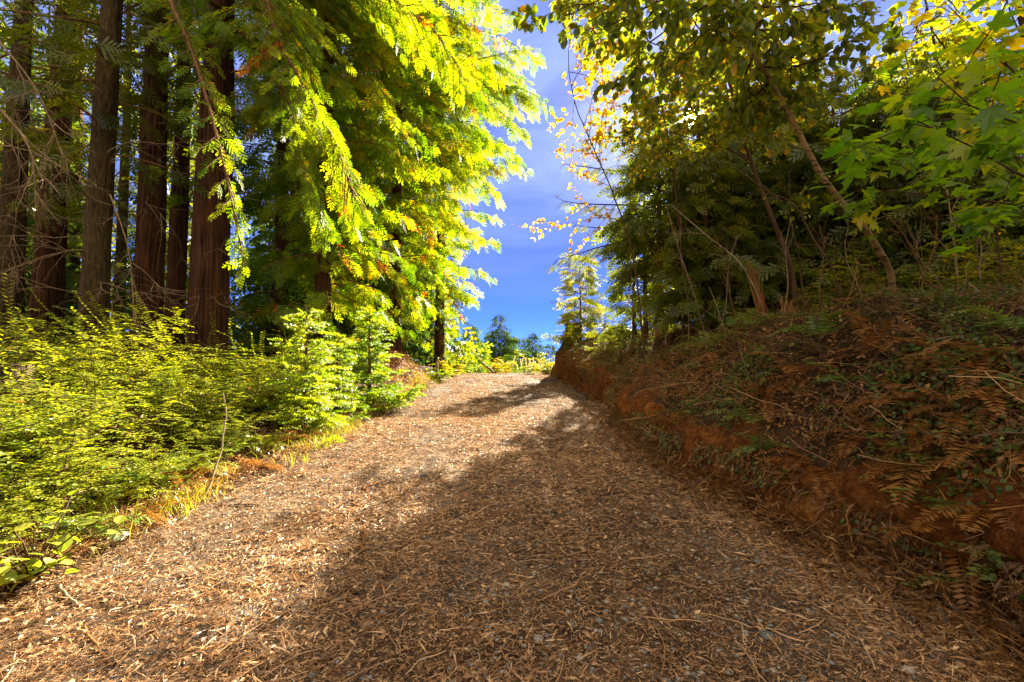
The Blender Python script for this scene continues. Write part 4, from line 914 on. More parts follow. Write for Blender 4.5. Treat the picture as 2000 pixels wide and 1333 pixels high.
# splintered trunk and the split log below it
rng = np.random.default_rng(751); b = gp(1497, 8.8, -.1)
g = Geo(); lean = at(1472, 520, 8.8)-at(1497, 640, 8.8)
for k in range(26):
    a = rng.uniform(0, 6.28); q = b + np.array([math.cos(a), math.sin(a)*.8, 0])*.10*rng.uniform(.2, 1); L = rng.uniform(.7, 1.55)*(1 if k % 3 else .6)
    d = norm(lean)*L; p1 = q+d*.55+rng.normal(0, .02, 3); p2 = q+d+rng.normal(0, .05, 3)*[1, 1, .3]
    g.tube([q, p1, p2], [.026, .02, .003], 4, 0, cap=False)
single('broken_tree', g, [B_SPLIT], 'upright splintered orange trunk broken off among the bank conifers', 'broken trunk', b)
b = gp(1543, 8.2, -.1); g = Geo()
for k in range(12):
    q = b+np.array([rng.normal(0, .05), rng.normal(0, .04), 0]); g.tube([q, q+[rng.normal(0, .02), 0, .3], q+[rng.normal(-.02, .05), 0, rng.uniform(.4, .6)]], [.035, .03, .004], 4, 0, cap=False)
single('splintered_stump', g, [B_SPLIT], 'short orange splintered stump at the upper end of the split log', 'stump', b)
a0, a1 = at(1335, 728, 7.6), at(1540, 632, 8.0)
a0[2] = max(a0[2], gz(a0[0], a0[1])+.04); a1[2] = max(a1[2], gz(a1[0], a1[1])+.05)
root = thing('split_log', 'fallen log with bright orange split ends lying across the bank', 'log', a0)
g = Geo(); Pm = resample([a0+(a1-a0)*.25, a0+(a1-a0)*.5+[0, 0, .03], a0+(a1-a0)*.85], 8); g.tube(Pm, .045, 8, 0, rough=.08, seed=3); link('log_bark', g.mesh('log_bark', [B_GREY], a0, True), root)
for k in range(9):
    g = Geo(); q = Pm[0]+rng.normal(0, .015, 3); g.tube([q+(a1-a0)*.03, q+(a0-a1)*.12+rng.normal(0, .03, 3), q+(a0-a1)*rng.uniform(.2, .34)+rng.normal(0, .05, 3)*[1, 1, .5]], [.024, .02, .004], 4, 0, cap=False)
    link('splinter', g.mesh('splinter', [B_SPLIT], a0), root)
    g = Geo(); q = Pm[-1]+rng.normal(0, .015, 3); g.tube([q, q+(a1-a0)*.1, q+(a1-a0)*rng.uniform(.12, .28)+[0, 0, .05]+rng.normal(0, .03, 3)], [.024, .018, .004], 4, 0, cap=False)
    link('splinter', g.mesh('splinter', [B_SPLIT], a0), root)
g = Geo(); b = Pm[5]
for k in range(10):
    q = b+rng.normal(0, .02, 3); g.tube([q, q+[-.06, 0, .2]+rng.normal(0, .03, 3), q+[-.2, 0, rng.uniform(.25, .5)]+rng.normal(0, .04, 3)], [.02, .015, .003], 4, 0, cap=False)
single('splintered_branch', g, [B_SPLIT], 'bright fan of orange splinters standing up from the fallen log', 'broken branch', b)
# old stump on the end of the bank
b = gp(1118, 22.2, -.35); g = Geo(); n = 26; a = np.arange(n)*2*math.pi/n; rings = []
for h, r in [(0, .85), (.3, .6), (.7, .42), (1.15, .34), (1.45, .29)]:
    rr = r*(1+.14*vnoise(np.cos(a)*3+5, np.sin(a)*3+5, h*.4, 81)+.08*vnoise(np.cos(a)*9+5, np.sin(a)*9+5, h, 82))
    hh = h + (0.22*vnoise(np.cos(a)*4.5+5, np.sin(a)*2.5+5, 0, 83) if h > 1.4 else 0)
    rings.append(np.stack([np.cos(a)*rr+b[0], np.sin(a)*rr+b[1], hh+b[2]+0*a], 1))
V = np.concatenate(rings+[np.array([[b[0], b[1], b[2]+1.35]])]); F = [[i*n+k, i*n+(k+1) % n, (i+1)*n+(k+1) % n, (i+1)*n+k] for i in range(4) for k in range(n)]
g.add(V, F); g.F.append((np.array([[4*n+k, 4*n+(k+1) % n, 5*n] for k in range(n)]), np.zeros(n, int), np.zeros(n)+.5))
single('old_stump', g, [B_GREY], 'old weathered grey brown stump on the far end of the right bank', 'stump', b, None, True)

# ---------------------------------------------------------------- right bank: ground plants
def bank_pts(rng, n, y0=1.2, y1=23, e0=.2, e1=5.5, pw=1.6):
    y = y0 + (y1-y0)*rng.random(n)**pw; e = e0 + (e1-e0)*rng.random(n)**1.25
    x = xfoot(y)+e; return np.stack([x, y, ground(x, y)], 1)
def slope_n(p):
    h = .06; dx = (ground(p[:, 0]+h, p[:, 1])-ground(p[:, 0]-h, p[:, 1]))/(2*h); dy = (ground(p[:, 0], p[:, 1]+h)-ground(p[:, 0], p[:, 1]-h))/(2*h)
    return norm(np.stack([-dx, -dy, np.ones(len(p))], 1))
rng = np.random.default_rng(801)
g = Geo(); p = np.concatenate([bank_pts(rng, 60000, e0=.22, e1=6.5), bank_pts(rng, 16000, e0=.14, e1=.8)]); nn = slope_n(p)
f = norm(np.cross(nn, rng.normal(0, 1, (len(p), 3)))+nn*rng.normal(.1, .35, (len(p), 1)))
dens = fbm(p[:, 0]*.9, p[:, 1]*.9, 88, 2)
big = rng.random(len(p)) < .30
put(g, SPRIG, (p+nn*rng.uniform(0, .13, (len(p), 1)))[big], f[big], nn[big], rng.uniform(.04, .06, big.sum())*rng.choice([1, 1.5, 2, 2.6], big.sum()), 0, rng.normal(.5, .22, big.sum()).clip(0, 1), rng, .5)
put(g, SMALL, (p+nn*rng.uniform(.0, .08, (len(p), 1)))[~big], f[~big], nn[~big], rng.uniform(.025, .075, (~big).sum()), 0, rng.normal(.45, .25, (~big).sum()).clip(0, 1), rng, .6, .8)
for q in p[rng.integers(0, len(p), 3600)]:
    L = rng.uniform(.12, .75); a = rng.uniform(0, 6.28); g.tube(wander(q+[0, 0, .02], [math.cos(a), math.sin(a), rng.uniform(-.1, .7)], L, rng, 5, .2, .05), rng.uniform(.0015, .004), 3, 0, rng.uniform(.3, 1), cap=False)
tag(link('bank_litter', g.mesh('bank_litter', [M_BANKLIT])), 'brown litter of dead fern, leaves and twigs covering the bank', 'leaf litter', kind='stuff')
g = Geo(); p = bank_pts(rng, 70000, e0=.28, e1=4.5); d_ = fbm(p[:, 0]*1.1, p[:, 1]*1.1, 91, 3); p = p[d_ > .10]; nn = slope_n(p)
f = norm(np.cross(nn, rng.normal(0, 1, (len(p), 3)))+nn*.25)
put(g, LEAF, p+nn*rng.uniform(.02, .13, (len(p), 1)), f, nn, rng.uniform(.022, .048, len(p)), 0, np.clip(rng.normal(.42, .2, len(p)), 0, 1), rng, .5, 1.25)
tag(link('creeping_vine', g.mesh('creeping_vine', [M_VINE])), 'small dark green creeping leaves spread over the bank', 'ground cover', kind='stuff')
# dry upright stems and brush on the slope
g = Geo(); p = bank_pts(rng, 1100, e0=.3, e1=6.0)
for q in p:
    h = rng.uniform(.15, .75); d0 = np.array([rng.normal(-.25, .5), rng.normal(0, .45), 1.0]); bare(g, q-[0, 0, .03], d0, h, rng.uniform(.0018, .0045), rng, 1, .14, .06, 0, 4)
tag(link('dry_brush', g.mesh('dry_brush', [M_BANKLIT])), 'dry upright stems and brush standing all over the bank', 'brush', kind='stuff')
# trailing plants over the lip of the cut
g = Geo(); n = 9000; y = 1.3+20*rng.random(n)**1.3; e = rng.uniform(-.02, .42, n); x = xfoot(y)+e; z = np.maximum(ground(x, y), zroad(y)+cut(y)*rng.uniform(.55, 1.1, n)*(fbm(y*1.3, y*0+4, 97, 2) > -.25)); ok = z > zroad(y)+.12; p = np.stack([x-.06, y, z], 1)[ok]
f = np.stack([rng.normal(-.7, .4, len(p)), rng.normal(0, .6, len(p)), rng.normal(-.6, .5, len(p))], 1); v = rng.random(len(p)) < .45
put(g, LEAF, p[v], f[v], [-.6, -.3, .7], rng.uniform(.02, .05, v.sum()), 0, rng.normal(.4, .2, v.sum()).clip(0, 1), rng, .5, 1.2); put(g, SPRIG, p[~v], f[~v], [-.6, -.3, .7], rng.uniform(.05, .15, (~v).sum()), 1, rng.normal(.4, .22, (~v).sum()).clip(0, 1), rng, .6)
tag(link('trailing_plants', g.mesh('trailing_plants', [M_VINE, M_BANKLIT])), 'trailing leaves and dead fern hanging over the lip of the soil face', 'trailing plants', kind='stuff')
# roots and hairs hanging on the cut face
g = Geo()
for k in range(520):
    y = 1.5+20*rng.random()**1.4; x = float(xfoot(y))+rng.uniform(.1, .3); z = zroad(y)+float(cut(y))*rng.uniform(.6, 1.05)
    g.tube(wander([x-.04, y, z], [-.35, rng.normal(0, .3), -1], rng.uniform(.12, .45), rng, 6, .22, .1), rng.uniform(.001, .003), 3, 0, rng.uniform(.3, .9), cap=False)
tag(link('hanging_roots', g.mesh('hanging_roots', [M_BANKLIT])), 'fine roots and dead stems hanging over the cut soil face', 'roots', kind='stuff')

GG = 'green ferns on the right bank'
def on_bank(px, py, d0=3, d1=24):
    """first point where the line of sight meets the bank surface"""
    best = None
    for d in np.arange(1.5, 30, .03):
        q = at(px, py, d)
        if q[2] < gz(q[0], q[1]): return np.array([q[0], q[1], gz(q[0], q[1])])
    return gp(px, 21 if px < 1200 else 8)
for i, (px, py, n, L, t, a0, a1, lab) in enumerate([(1475, 830, 5, .55, .45, 120, 260, 'pale sword fern hanging over the middle of the bank edge'), (1500, 890, 5, .5, .35, 130, 280, 'sword fern just below the pale one at the top of the soil face'),
        (1990, 655, 6, .6, .55, 110, 260, 'bright green sword fern at the right edge of the bank'), (1265, 655, 7, .8, .55, 0, 360, 'light green fern on the crest left of the reddish cedar'),
        (1470, 640, 6, .7, .6, 0, 360, 'upright fern in front of the splintered trunk'), (1600, 665, 6, .6, .45, 0, 360, 'fern right of the orange splintered stump'),
        (1150, 690, 7, .6, .65, 0, 360, 'fern on the bank below the old stump'), (1860, 1010, 4, .4, .5, 100, 260, 'small green fern low at the bottom right of the bank'), (1650, 760, 5, .45, .35, 60, 300, 'dark fern halfway up the bank below the alder'), (1380, 590, 6, .8, .5, 0, 360, 'fern in the shade below the dense dark conifer')]):
    fern('sword_fern', lab, on_bank(px, py), n, L, 820+i, M_FERN, GG, t, a0, a1)
lst = [(1770, 800, 'dead orange fern frond clump in the middle of the right bank'), (1890, 810, 'curled dead fern with a pale stalk at the right of the bank'), (1950, 900, 'dead fern near the right edge, halfway down the bank'), (1600, 930, 'dead fern lying on top of the soil face'), (1860, 1060, 'row of dangling dead fern fronds at the lower right'),
       (1960, 1010, 'ladder-like dead fern hanging at the right edge'), (1700, 700, 'dead fern below the curved alder'), (1930, 720, 'heap of dead fern at the upper right of the bank'), (1560, 740, 'dead fern right of the fallen log'), (1400, 720, 'dead fern beside the split end of the log'), (1280, 720, 'dead fern on the bank below the reddish cedar'),
       (1230, 690, 'dead fern at the left part of the bank'), (1350, 770, 'dead fern over the soil face below the log'), (1700, 860, 'dead fern among the green creeping leaves'), (1500, 780, 'dead fern above the pale sword fern'), (1820, 690, 'dead fern right of the alder foot'), (1120, 670, 'dead grassy fern beside the old stump'), (1800, 930, 'dead fern above the long thin twig'), (1980, 780, 'dead fern at the right edge of the bank, upper one')]
for i, (px, py, lab) in enumerate(lst):
    fern('dead_fern', lab, on_bank(px, py), 8, .58, 850+i, M_DEAD, GD, .62, 80, 310, (32, 24), 1.5, .10)
GP = 'leafy green clumps on the right bank'
for i, (px, py, H, lab) in enumerate([(1400, 800, .35, 'pale green leafy clump above the soil face in the middle of the bank'), (1835, 960, .3, 'bright green leafy clump at the lower right of the bank'), (1940, 1110, .25, 'sprig of green leaves at the bottom right'), (1145, 700, .5, 'sunlit leafy clump at the far end of the bank'), (1095, 668, .8, 'leafy clump growing over the foot of the old stump'),
        (1215, 720, .4, 'leafy clump on the bank left of the red soil'), (1620, 690, .4, 'dark leafy clump left of the alder foot'), (1270, 690, .45, 'dark leafy clump below the reddish cedar'), (1750, 880, .25, 'small leafy clump among creeping leaves'), (1330, 820, .3, 'hanging leafy clump over the soil face'), (1105, 690, .5, 'yellow green clump at the very end of the bank'), (1690, 640, .5, 'dark evergreen shrub behind the alder foot'), (1840, 620, .5, 'dark evergreen shrub in the hollow right of the alder'), (1420, 690, .45, 'dark leafy shrub in front of the dense conifer'), (1560, 640, .55, 'evergreen shrub behind the splintered stump'), (1660, 830, .3, 'low green clump in the middle of the bank beside the slanting stem'), (1900, 880, .3, 'low green clump below the curled dead fern'), (1500, 720, .4, 'leafy clump between the log and the dead fern'), (1760, 740, .35, 'leafy clump below the alder foot'), (1950, 700, .4, 'leafy clump under the long pale stems'), (1240, 740, .35, 'leafy clump hanging over the red soil, left'), (1350, 700, .4, 'leafy clump above the split end of the log')]):
    rng = np.random.default_rng(880+i); b = on_bank(px, py); g1, g2 = bush_geo(rng, H, H*1.1, 7, .045, (.8 if px < 1150 else .5, .15))
    root = thing('leafy_shrub', lab, 'shrub', b, GP); link('stem', g1.mesh('stem', [B_DARKTWIG]), root); link('foliage', g2.mesh('foliage', [M_VINE]), root)
GT = 'loose twigs and stems lying on the right bank'
for i, (pts, r, m, lab) in enumerate([
        ([(1660, 1045), (1700, 1048), (1755, 1075), (1810, 1112)], .006, B_TWIG, 'pale thin arched twig over the dark hollow at the foot of the bank'),
        ([(1815, 1130), (1860, 1155), (1930, 1200), (2010, 1260)], .020, B_SPLIT, 'thick golden brown branch at the bottom right corner'),
        ([(1650, 990), (1662, 1060), (1675, 1080)], .010, B_SPLIT, 'short upright broken stick at the foot of the bank'),
        ([(1605, 870), (1640, 800), (1680, 740), (1715, 690)], .005, B_TWIG, 'long slanting thin stem up the middle of the bank'),
        ([(1790, 675), (1850, 662), (1920, 658), (2010, 668)], .005, B_GREYWOOD, 'long pale curved stem crossing the upper right of the bank'),
        ([(1780, 700), (1840, 672), (1890, 655), (2000, 640)], .004, B_GREYWOOD, 'second pale stem crossing the curved one at the upper right'),
        ([(1830, 990), (1900, 1040), (1950, 1075), (2010, 1110)], .008, B_LIMB, 'brown branch slanting down at the lower right edge'),
        ([(1880, 780), (1885, 850), (1920, 920)], .005, B_TWIG, 'bent yellowish stalk of the curled dead fern'),
        ([(1700, 640), (1730, 670), (1760, 690)], .005, B_GREYWOOD, 'short pale twig at the alder foot'),
        ([(1470, 760), (1450, 700), (1440, 660)], .006, B_TWIG, 'thin upright dead stem right of the log end'),
        ([(1560, 1010), (1620, 985), (1700, 960)], .004, B_TWIG, 'twig on the yellow soil face'),
        ([(1350, 960), (1420, 900), (1450, 870)], .004, B_TWIG, 'thin root slanting across the red soil face'),
        ([(1750, 620), (1800, 655), (1850, 672)], .005, B_GREYWOOD, 'pale stick lying right of the alder foot'),
        ([(1900, 620), (1960, 590), (2010, 570)], .006, B_TWIG, 'pale twig below the maple at the right edge'),
        ([(1330, 640), (1370, 620), (1390, 600)], .007, B_TWIG, 'thin branch leaning right of the reddish cedar')]):
    q = []
    for k, (px, py) in enumerate(pts):
        b = on_bank(px, py); d_ = b[1]*(.965 if k % 2 else .985); q.append(at(px, py, d_)+[0, 0, rng.uniform(-.01, .02)])
    stick('twig', lab, q, r, 910+i, m, 'twig', GT, 1 if i in (0, 6) else 0)

# ---------------------------------------------------------------- track: litter, twigs, stones
rng = np.random.default_rng(1001)
def road_pts(n, ymin=1.25, ymax=27, k=1.15):
    u = rng.random(n); a = 1-k; y = (ymin**a + u*(ymax**a-ymin**a))**(1/a)
    l, r = xleft(y)-.35, xfoot(y)+.2; x = l+(r-l)*rng.random(n)
    return x, y
g = Geo()
x, y = road_pts(190000); z = np.maximum(zroad_surf(x, y), np.where((x < xleft(y)+.05) | (x > xfoot(y)-.05), ground(x, y), -9))
p = np.stack([x, y, z], 1); a = rng.uniform(0, 6.28, len(p)); f = np.stack([np.cos(a), np.sin(a), rng.normal(0, .22, len(p))], 1)
drift = fbm(x*.8, y*.5, 95, 3) - .35*np.exp(-((x-.9)/.7)**2) + .25*np.exp(-((x+1.9)/.8)**2) - .3*np.exp(-(y/2.6)**2)*(x > -.8)
keep = rng.random(len(p)) < np.clip(.62+.55*drift, .16, 1); p = p[keep]; f = f[keep]; x = x[keep]; y = y[keep]; drift = drift[keep]
kind = rng.random(len(p)); tint = np.clip(rng.normal(.52, .24, len(p))+.12*drift, 0, 1); grow = 1+.05*y
put(g, SPRIG, p[kind < .34]+[0, 0, .008], f[kind < .34], [0, 0, 1], (rng.uniform(.03, .085, len(p))*grow)[kind < .34], 0, tint[kind < .34], rng, .5)
q = (kind >= .34) & (kind < .8); put(g, SMALL, p[q]+[0, 0, .006], f[q], [0, 0, 1], (rng.uniform(.012, .05, len(p))*grow)[q], 0, tint[q], rng, .6, .7)
q = kind >= .8; put(g, SMALL, p[q]+[0, 0, .006], f[q], [0, 0, 1], (rng.uniform(.04, .12, len(p))*grow)[q], 0, tint[q], rng, .5, .12)
tag(link('leaf_litter', g.mesh('leaf_litter', [M_LITTER])), 'tan redwood sprigs and chips scattered over the track', 'leaf litter', kind='stuff')
g = Geo(); n = 210000; xx, yy = road_pts(n, 1.2, 12, 1.35); a = rng.uniform(0, 6.28, n)
put(g, (np.array([[-.06, 0, 0], [.06, 0, 0], [.05, 1, .05], [-.05, 1, .05]]), np.array([[0, 1, 2, 3]])), np.stack([xx, yy, zroad_surf(xx, yy)+.004], 1), np.stack([np.cos(a), np.sin(a), rng.normal(.05, .2, n)], 1), [0, 0, 1], rng.uniform(.010, .030, n)*(1+.05*yy), 0, np.clip(rng.normal(.5, .28, n), 0, 1), rng, .6)
tag(link('needle_litter', g.mesh('needle_litter', [M_LITTER])), 'fine fallen needles matted over the track', 'needles', kind='stuff')
g = Geo()
for k in range(650):
    xx, yy = road_pts(1, 1.3, 16, 1.4); zz = float(zroad_surf(xx, yy)[0])+.006; a = rng.uniform(0, 6.28); L = rng.uniform(.08, .34)
    P_ = wander([xx[0], yy[0], zz], [math.cos(a), math.sin(a), 0], L, rng, 6, .16, 0); P_[:, 2] = zz+.004+rng.uniform(0, .008, 6)
    g.tube(P_, rng.uniform(.0012, .0032), 4, 0, rng.uniform(.35, 1), cap=False)
tag(link('fine_twigs', g.mesh('fine_twigs', [M_LITTER])), 'fine dry twigs scattered over the track', 'twigs', kind='stuff')
# drift of debris at the foot of the bank
g = Geo(); n = 9000; yy = 1.6+9*rng.random(n)**1.5; xx = xfoot(yy)-np.abs(rng.normal(0, .32, n))+.12; zz = np.maximum(ground(xx, yy), zroad_surf(xx, yy))+rng.uniform(0, .10, n)*np.exp(-((xx-xfoot(yy))/.3)**2)
a = rng.uniform(0, 6.28, n); f = np.stack([np.cos(a), np.sin(a), rng.normal(0, .5, n)], 1); pz = np.stack([xx, yy, zz], 1)
put(g, SPRIG, pz[::2], f[::2], [0, 0, 1], rng.uniform(.05, .16, len(pz[::2])), 0, rng.normal(.45, .25, len(pz[::2])).clip(0, 1), rng, .8)
put(g, SMALL, pz[1::2], f[1::2], [0, 0, 1], rng.uniform(.05, .16, len(pz[1::2])), 0, rng.normal(.5, .25, len(pz[1::2])).clip(0, 1), rng, .8, .2)
tag(link('bank_foot_debris', g.mesh('bank_foot_debris', [M_BANKLIT])), 'drift of brown fern debris along the foot of the bank', 'debris', kind='stuff')
# stones
def stone_mesh(rng, g, c, s, tint):
    u = np.linspace(0, math.pi, 6); w = np.arange(8)*2*math.pi/8
    V = np.stack([np.sin(u)[:, None]*np.cos(w)[None], np.sin(u)[:, None]*np.sin(w)[None], np.repeat(np.cos(u)[:, None], 8, 1)*.6], -1).reshape(-1, 3)
    V = V*(1+.22*vnoise(V[:, 0]*1.7+c[0]*31, V[:, 1]*1.7+c[1]*17, V[:, 2]*1.7, 3))[:, None]*s*np.array([rng.uniform(.8, 1.3), rng.uniform(.7, 1.1), 1])
    F = [[i*8+k, i*8+(k+1) % 8, (i+1)*8+(k+1) % 8, (i+1)*8+k] for i in range(5) for k in range(8)]
    g.add(V+c, np.array(F)[:, ::-1], 0, tint)
g = Geo()
for k in range(3500):
    xx, yy = road_pts(1, 1.3, 12, 1.5); xx = xx if rng.random() < .4 else np.array([rng.uniform(-.3, 2.3)])
    stone_mesh(rng, g, np.array([xx[0], yy[0], float(zroad_surf(xx, yy)[0])+.003]), rng.uniform(.004, .016), rng.uniform(.1, 1))
tag(link('pebbles', g.mesh('pebbles', [M_STONE], smooth=True)), 'grey pebbles showing through the litter on the shaded side of the track', 'pebbles', kind='stuff')
def on_road(px, py):
    for d in np.arange(1.2, 30, .01):
        q = at(px, py, d)
        if q[2] < float(zroad_surf(q[0], q[1])): q[2] = float(zroad_surf(q[0], q[1])); return q
for i, (px, py, s, t, lab) in enumerate([(1480, 1100, .03, .3, 'dark rounded stone on the shaded track'), (1500, 1247, .035, .2, 'bluish dark stone at the bottom right of the track'), (1775, 1315, .03, .9, 'pale grey stone in the bottom right corner'), (1075, 1040, .022, .9, 'small pale stone in the middle of the track'), (1052, 1250, .022, .8, 'grey stone near the bottom middle of the track'), (1170, 1215, .02, .5, 'flat grey stone right of the bottom middle'), (990, 1145, .022, 1.0, 'whitish stone left of the bottom middle')]):
    g = Geo(); c = on_road(px, py); stone_mesh(np.random.default_rng(i), g, c+[0, 0, s*.2], s, t)
    single('stone', g, [M_STONE], lab, 'stone', c, 'larger stones on the track', True)
for i, (pts, r, m, lab) in enumerate([([(709, 1085), (712, 1035)], .012, B_SPLIT, 'short thick tan stick lying on the sunlit track'), ([(740, 1130), (760, 1080)], .008, B_TWIG, 'pale stick just right of the short thick stick'), ([(760, 1250), (775, 1270), (800, 1305)], .004, B_TWIG, 'thin curved pale twig near the bottom of the track'),
        ([(1000, 1275), (1012, 1240), (1010, 1215)], .005, B_TWIG, 'small forked twig near the bottom middle'), ([(1225, 1158), (1270, 1135), (1320, 1125)], .008, B_DARKTWIG, 'dark bent stick on the shaded side of the track'), ([(1168, 972), (1205, 966), (1240, 962)], .008, B_DARKTWIG, 'dark straight stick farther up the shaded track'),
        ([(1590, 1115), (1600, 1135), (1612, 1160)], .012, B_SPLIT, 'bright split wood chip near the foot of the bank'), ([(845, 1080), (900, 1090), (960, 1105)], .004, B_TWIG, 'slim twig across the shadow edge'), ([(420, 992), (470, 988), (510, 990)], .006, B_DARKTWIG, 'dark twig at the left road edge'), ([(1400, 1140), (1440, 1132), (1480, 1135)], .005, B_TWIG, 'pale twig on the gravel right of the dark bent stick'),
        ([(165, 1235), (190, 1270), (215, 1310)], .008, B_SPLIT, 'golden strip of bark in the bottom left of the track'), ([(115, 1150), (135, 1170), (150, 1185)], .008, B_GREYWOOD, 'pale stub of wood at the lower left road edge'), ([(620, 1120), (560, 1150), (500, 1175)], .003, B_TWIG, 'long fine stalk on the sunlit litter')]):
    q = [on_road(*a)+np.array([0, 0, r*.9+.006]) for a in pts]
    stick('stick', lab, q, r, 960+i, m, 'stick', 'sticks lying on the track', 0, .6)

# ---------------------------------------------------------------- beyond the crest
GE = 'conifers beyond the crest of the track'
def far_tree(px, d, topy, seed, label, W, mats, tint, n=60, open_=False, name='distant_conifer', zb=None):
    top = at(px, topy, d)[2]; base = gp(px, d, -.1); H = top-base[2]; rng = np.random.default_rng(seed)
    bo = ring_boughs(rng, H*.08, H*.985, int(n*1.7), lambda h, a: max(.12, 1.25*W*H*(1.0-h/H)**.85), (-2, 10), (-16, 14))
    conifer(name, label, base, H, .012*H+.04, bo, seed, mats, B_DARKTWIG, GE, seg=8, rough=.03, size=(.010*d+.36) if not open_ else .85, sp=.30, tw_sp=.30 if not open_ else .45, tmpl=SPRAY_LO, tint=tint, hang=.25, tw_len=.36, rb=.012, roll=1.2)
far_tree(975, 62, 612, 1101, 'tall open conifer with a see-through crown beyond the crest', .55, [M_FAR], (.25, .15), 90, True)
far_tree(1040, 75, 648, 1102, 'dark distant conifer right of the tall open one', .25, [M_FAR], (.18, .12), 50)
far_tree(1026, 80, 660, 1103, 'thin distant conifer touching the dark one on its left', .22, [M_FAR], (.18, .12), 40)
far_tree(1003, 70, 655, 1104, 'small distant conifer between the tall open one and the dark one', .27, [M_FAR], (.22, .12), 44)
far_tree(921, 38, 632, 1105, 'young green conifer left of the tall open one', .28, [M_FAR], (.5, .2), 64)
far_tree(880, 33, 640, 1106, 'dark bushy conifer just past the sunlit redwoods', .27, [M_FAR], (.38, .2), 64)
far_tree(905, 34, 664, 1107, 'bright small conifer in front of the dark bushy one', .28, [M_FIR], (.7, .15), 50)
far_tree(940, 40, 668, 1108, 'bright small conifer in front of the young green one', .28, [M_FIR], (.6, .15), 50)
far_tree(995, 46, 692, 1109, 'lowest round young conifer at the crest', .32, [M_FAR], (.55, .2), 40)
far_tree(1052, 85, 672, 1110, 'distant conifer half hidden by the end of the bank', .27, [M_FAR], (.2, .12), 40)
far_tree(955, 90, 668, 1111, 'faint far conifer behind the tall open one', .28, [M_FAR], (.2, .12), 40)
far_tree(1075, 60, 672, 1112, 'far conifer rising just behind the bank end', .22, [M_FAR], (.3, .15), 40)
far_tree(850, 40, 640, 1113, 'far conifer peeping out behind the soil mound', .25, [M_FAR], (.4, .15), 50)
GK = 'sunlit bushes at the crest of the track'
for i, (px, d, H, t, lab) in enumerate([(893, 28, 1.1, .85, 'yellow green bush left at the crest of the track'), (870, 24, .9, .95, 'golden bush where the soil mound meets the track'), (925, 31, 1.2, .8, 'sunlit bush next to the leaning log'), (962, 36, 1.7, 1.0, 'golden yellow bush below the tall open conifer'), (1005, 40, 1.4, .7, 'low green bush right of the golden bush'), (1075, 27, 1.5, .95, 'yellow bush at the foot of the bank end'), (845, 20, .7, .9, 'low yellow bush on the soil mound'), (1062, 34, 1.1, .85, 'small bush right behind the pale plumes')]):
    rng = np.random.default_rng(1150+i); b = gp(px, d, -.1); g1, g2 = bush_geo(rng, H*1.25, H*1.7, 14, .2, (t-.3, .14))
    root = thing('crest_bush', lab, 'bush', b, GK); link('stem', g1.mesh('stem', [B_DARKTWIG]), root); link('foliage', g2.mesh('foliage', [M_BROAD if t > .9 else M_FIR]), root)
GQ = 'pale grass plumes at the crest'
b = gp(1038, 30, -.05); root = thing('pampas_grass', 'clump of pale feathery grass plumes at the crest', 'grass', b); rng = np.random.default_rng(1190)
for k in range(16):
    g = Geo(); q = b+np.array([rng.normal(0, .55), rng.normal(0, .3), 0]); h = rng.uniform(.6, 1.25); t = q+np.array([rng.normal(0, .12), 0, h])
    g.tube([q, (q+t)/2, t], .012, 4, 0, .2, cap=False)
    m = 70; u = rng.random(m); P_ = t-(t-q)*(u*.5)[:, None]; a = rng.uniform(0, 6.28, m)
    put(g, SMALL, P_, np.stack([np.cos(a)*.5, np.sin(a)*.5, np.ones(m)], 1), [0, 1, .1], .10, 0, rng.uniform(.2, 1, m), rng, 1, .3)
    link('plume', g.mesh('plume', [M_PAMPAS], b), root)
stick('leaning_log', 'grey log leaning at the left of the crest', [gp(967, 28.5, .1), gp(952, 29, .45), gp(942, 29.3, .75)], .09, 1201, B_GREYWOOD, 'log', None, 0, .8, 8)
stick('white_snag', 'short whitish dead snag standing on the soil mound', [gp(856, 19.5, -.1), gp(855, 19.5, .5), gp(854, 19.5, 1.0)], .075, 1202, B_GREYWOOD, 'snag', None, 0, .6, 8)
# roots and litter on the soil mound
g = Geo(); rng = np.random.default_rng(1210)
for k in range(900):
    xx = rng.normal(-4.0, .45); yy = rng.normal(16.6, 1.3); q = np.array([xx, yy, gz(xx, yy)+.02])
    g.tube(wander(q, [rng.normal(.5, .5), rng.normal(-.3, .5), rng.normal(-.3, .4)], rng.uniform(.15, .5), rng, 5, .25, .05), rng.uniform(.004, .012), 3, 0, rng.uniform(.3, 1), cap=False)
tag(link('mound_roots', g.mesh('mound_roots', [M_BANKLIT])), 'tangle of dead roots and stalks on the orange soil mound', 'roots', kind='stuff')
# litter on the left forest floor and verge
g = Geo(); n = 22000; yy = 2.5+17*rng.random(n)**1.4; xx = xleft(yy)-.1-4*rng.random(n)**1.8; p = np.stack([xx, yy, ground(xx, yy)+.015], 1); a = rng.uniform(0, 6.28, n)
f = np.stack([np.cos(a), np.sin(a), rng.normal(.1, .5, n)], 1)
put(g, SPRIG, p[::2], f[::2], [0, 0, 1], rng.uniform(.05, .15, len(p[::2])), 0, rng.normal(.6, .2, len(p[::2])).clip(0, 1), rng, .6)
put(g, SMALL, p[1::2], f[1::2], [0, 0, 1], rng.uniform(.05, .14, len(p[1::2])), 0, rng.normal(.65, .2, len(p[1::2])).clip(0, 1), rng, .6, .25)
tag(link('verge_litter', g.mesh('verge_litter', [M_LITTER])), 'dry stalks and fallen needles under the left bushes', 'leaf litter', kind='stuff')

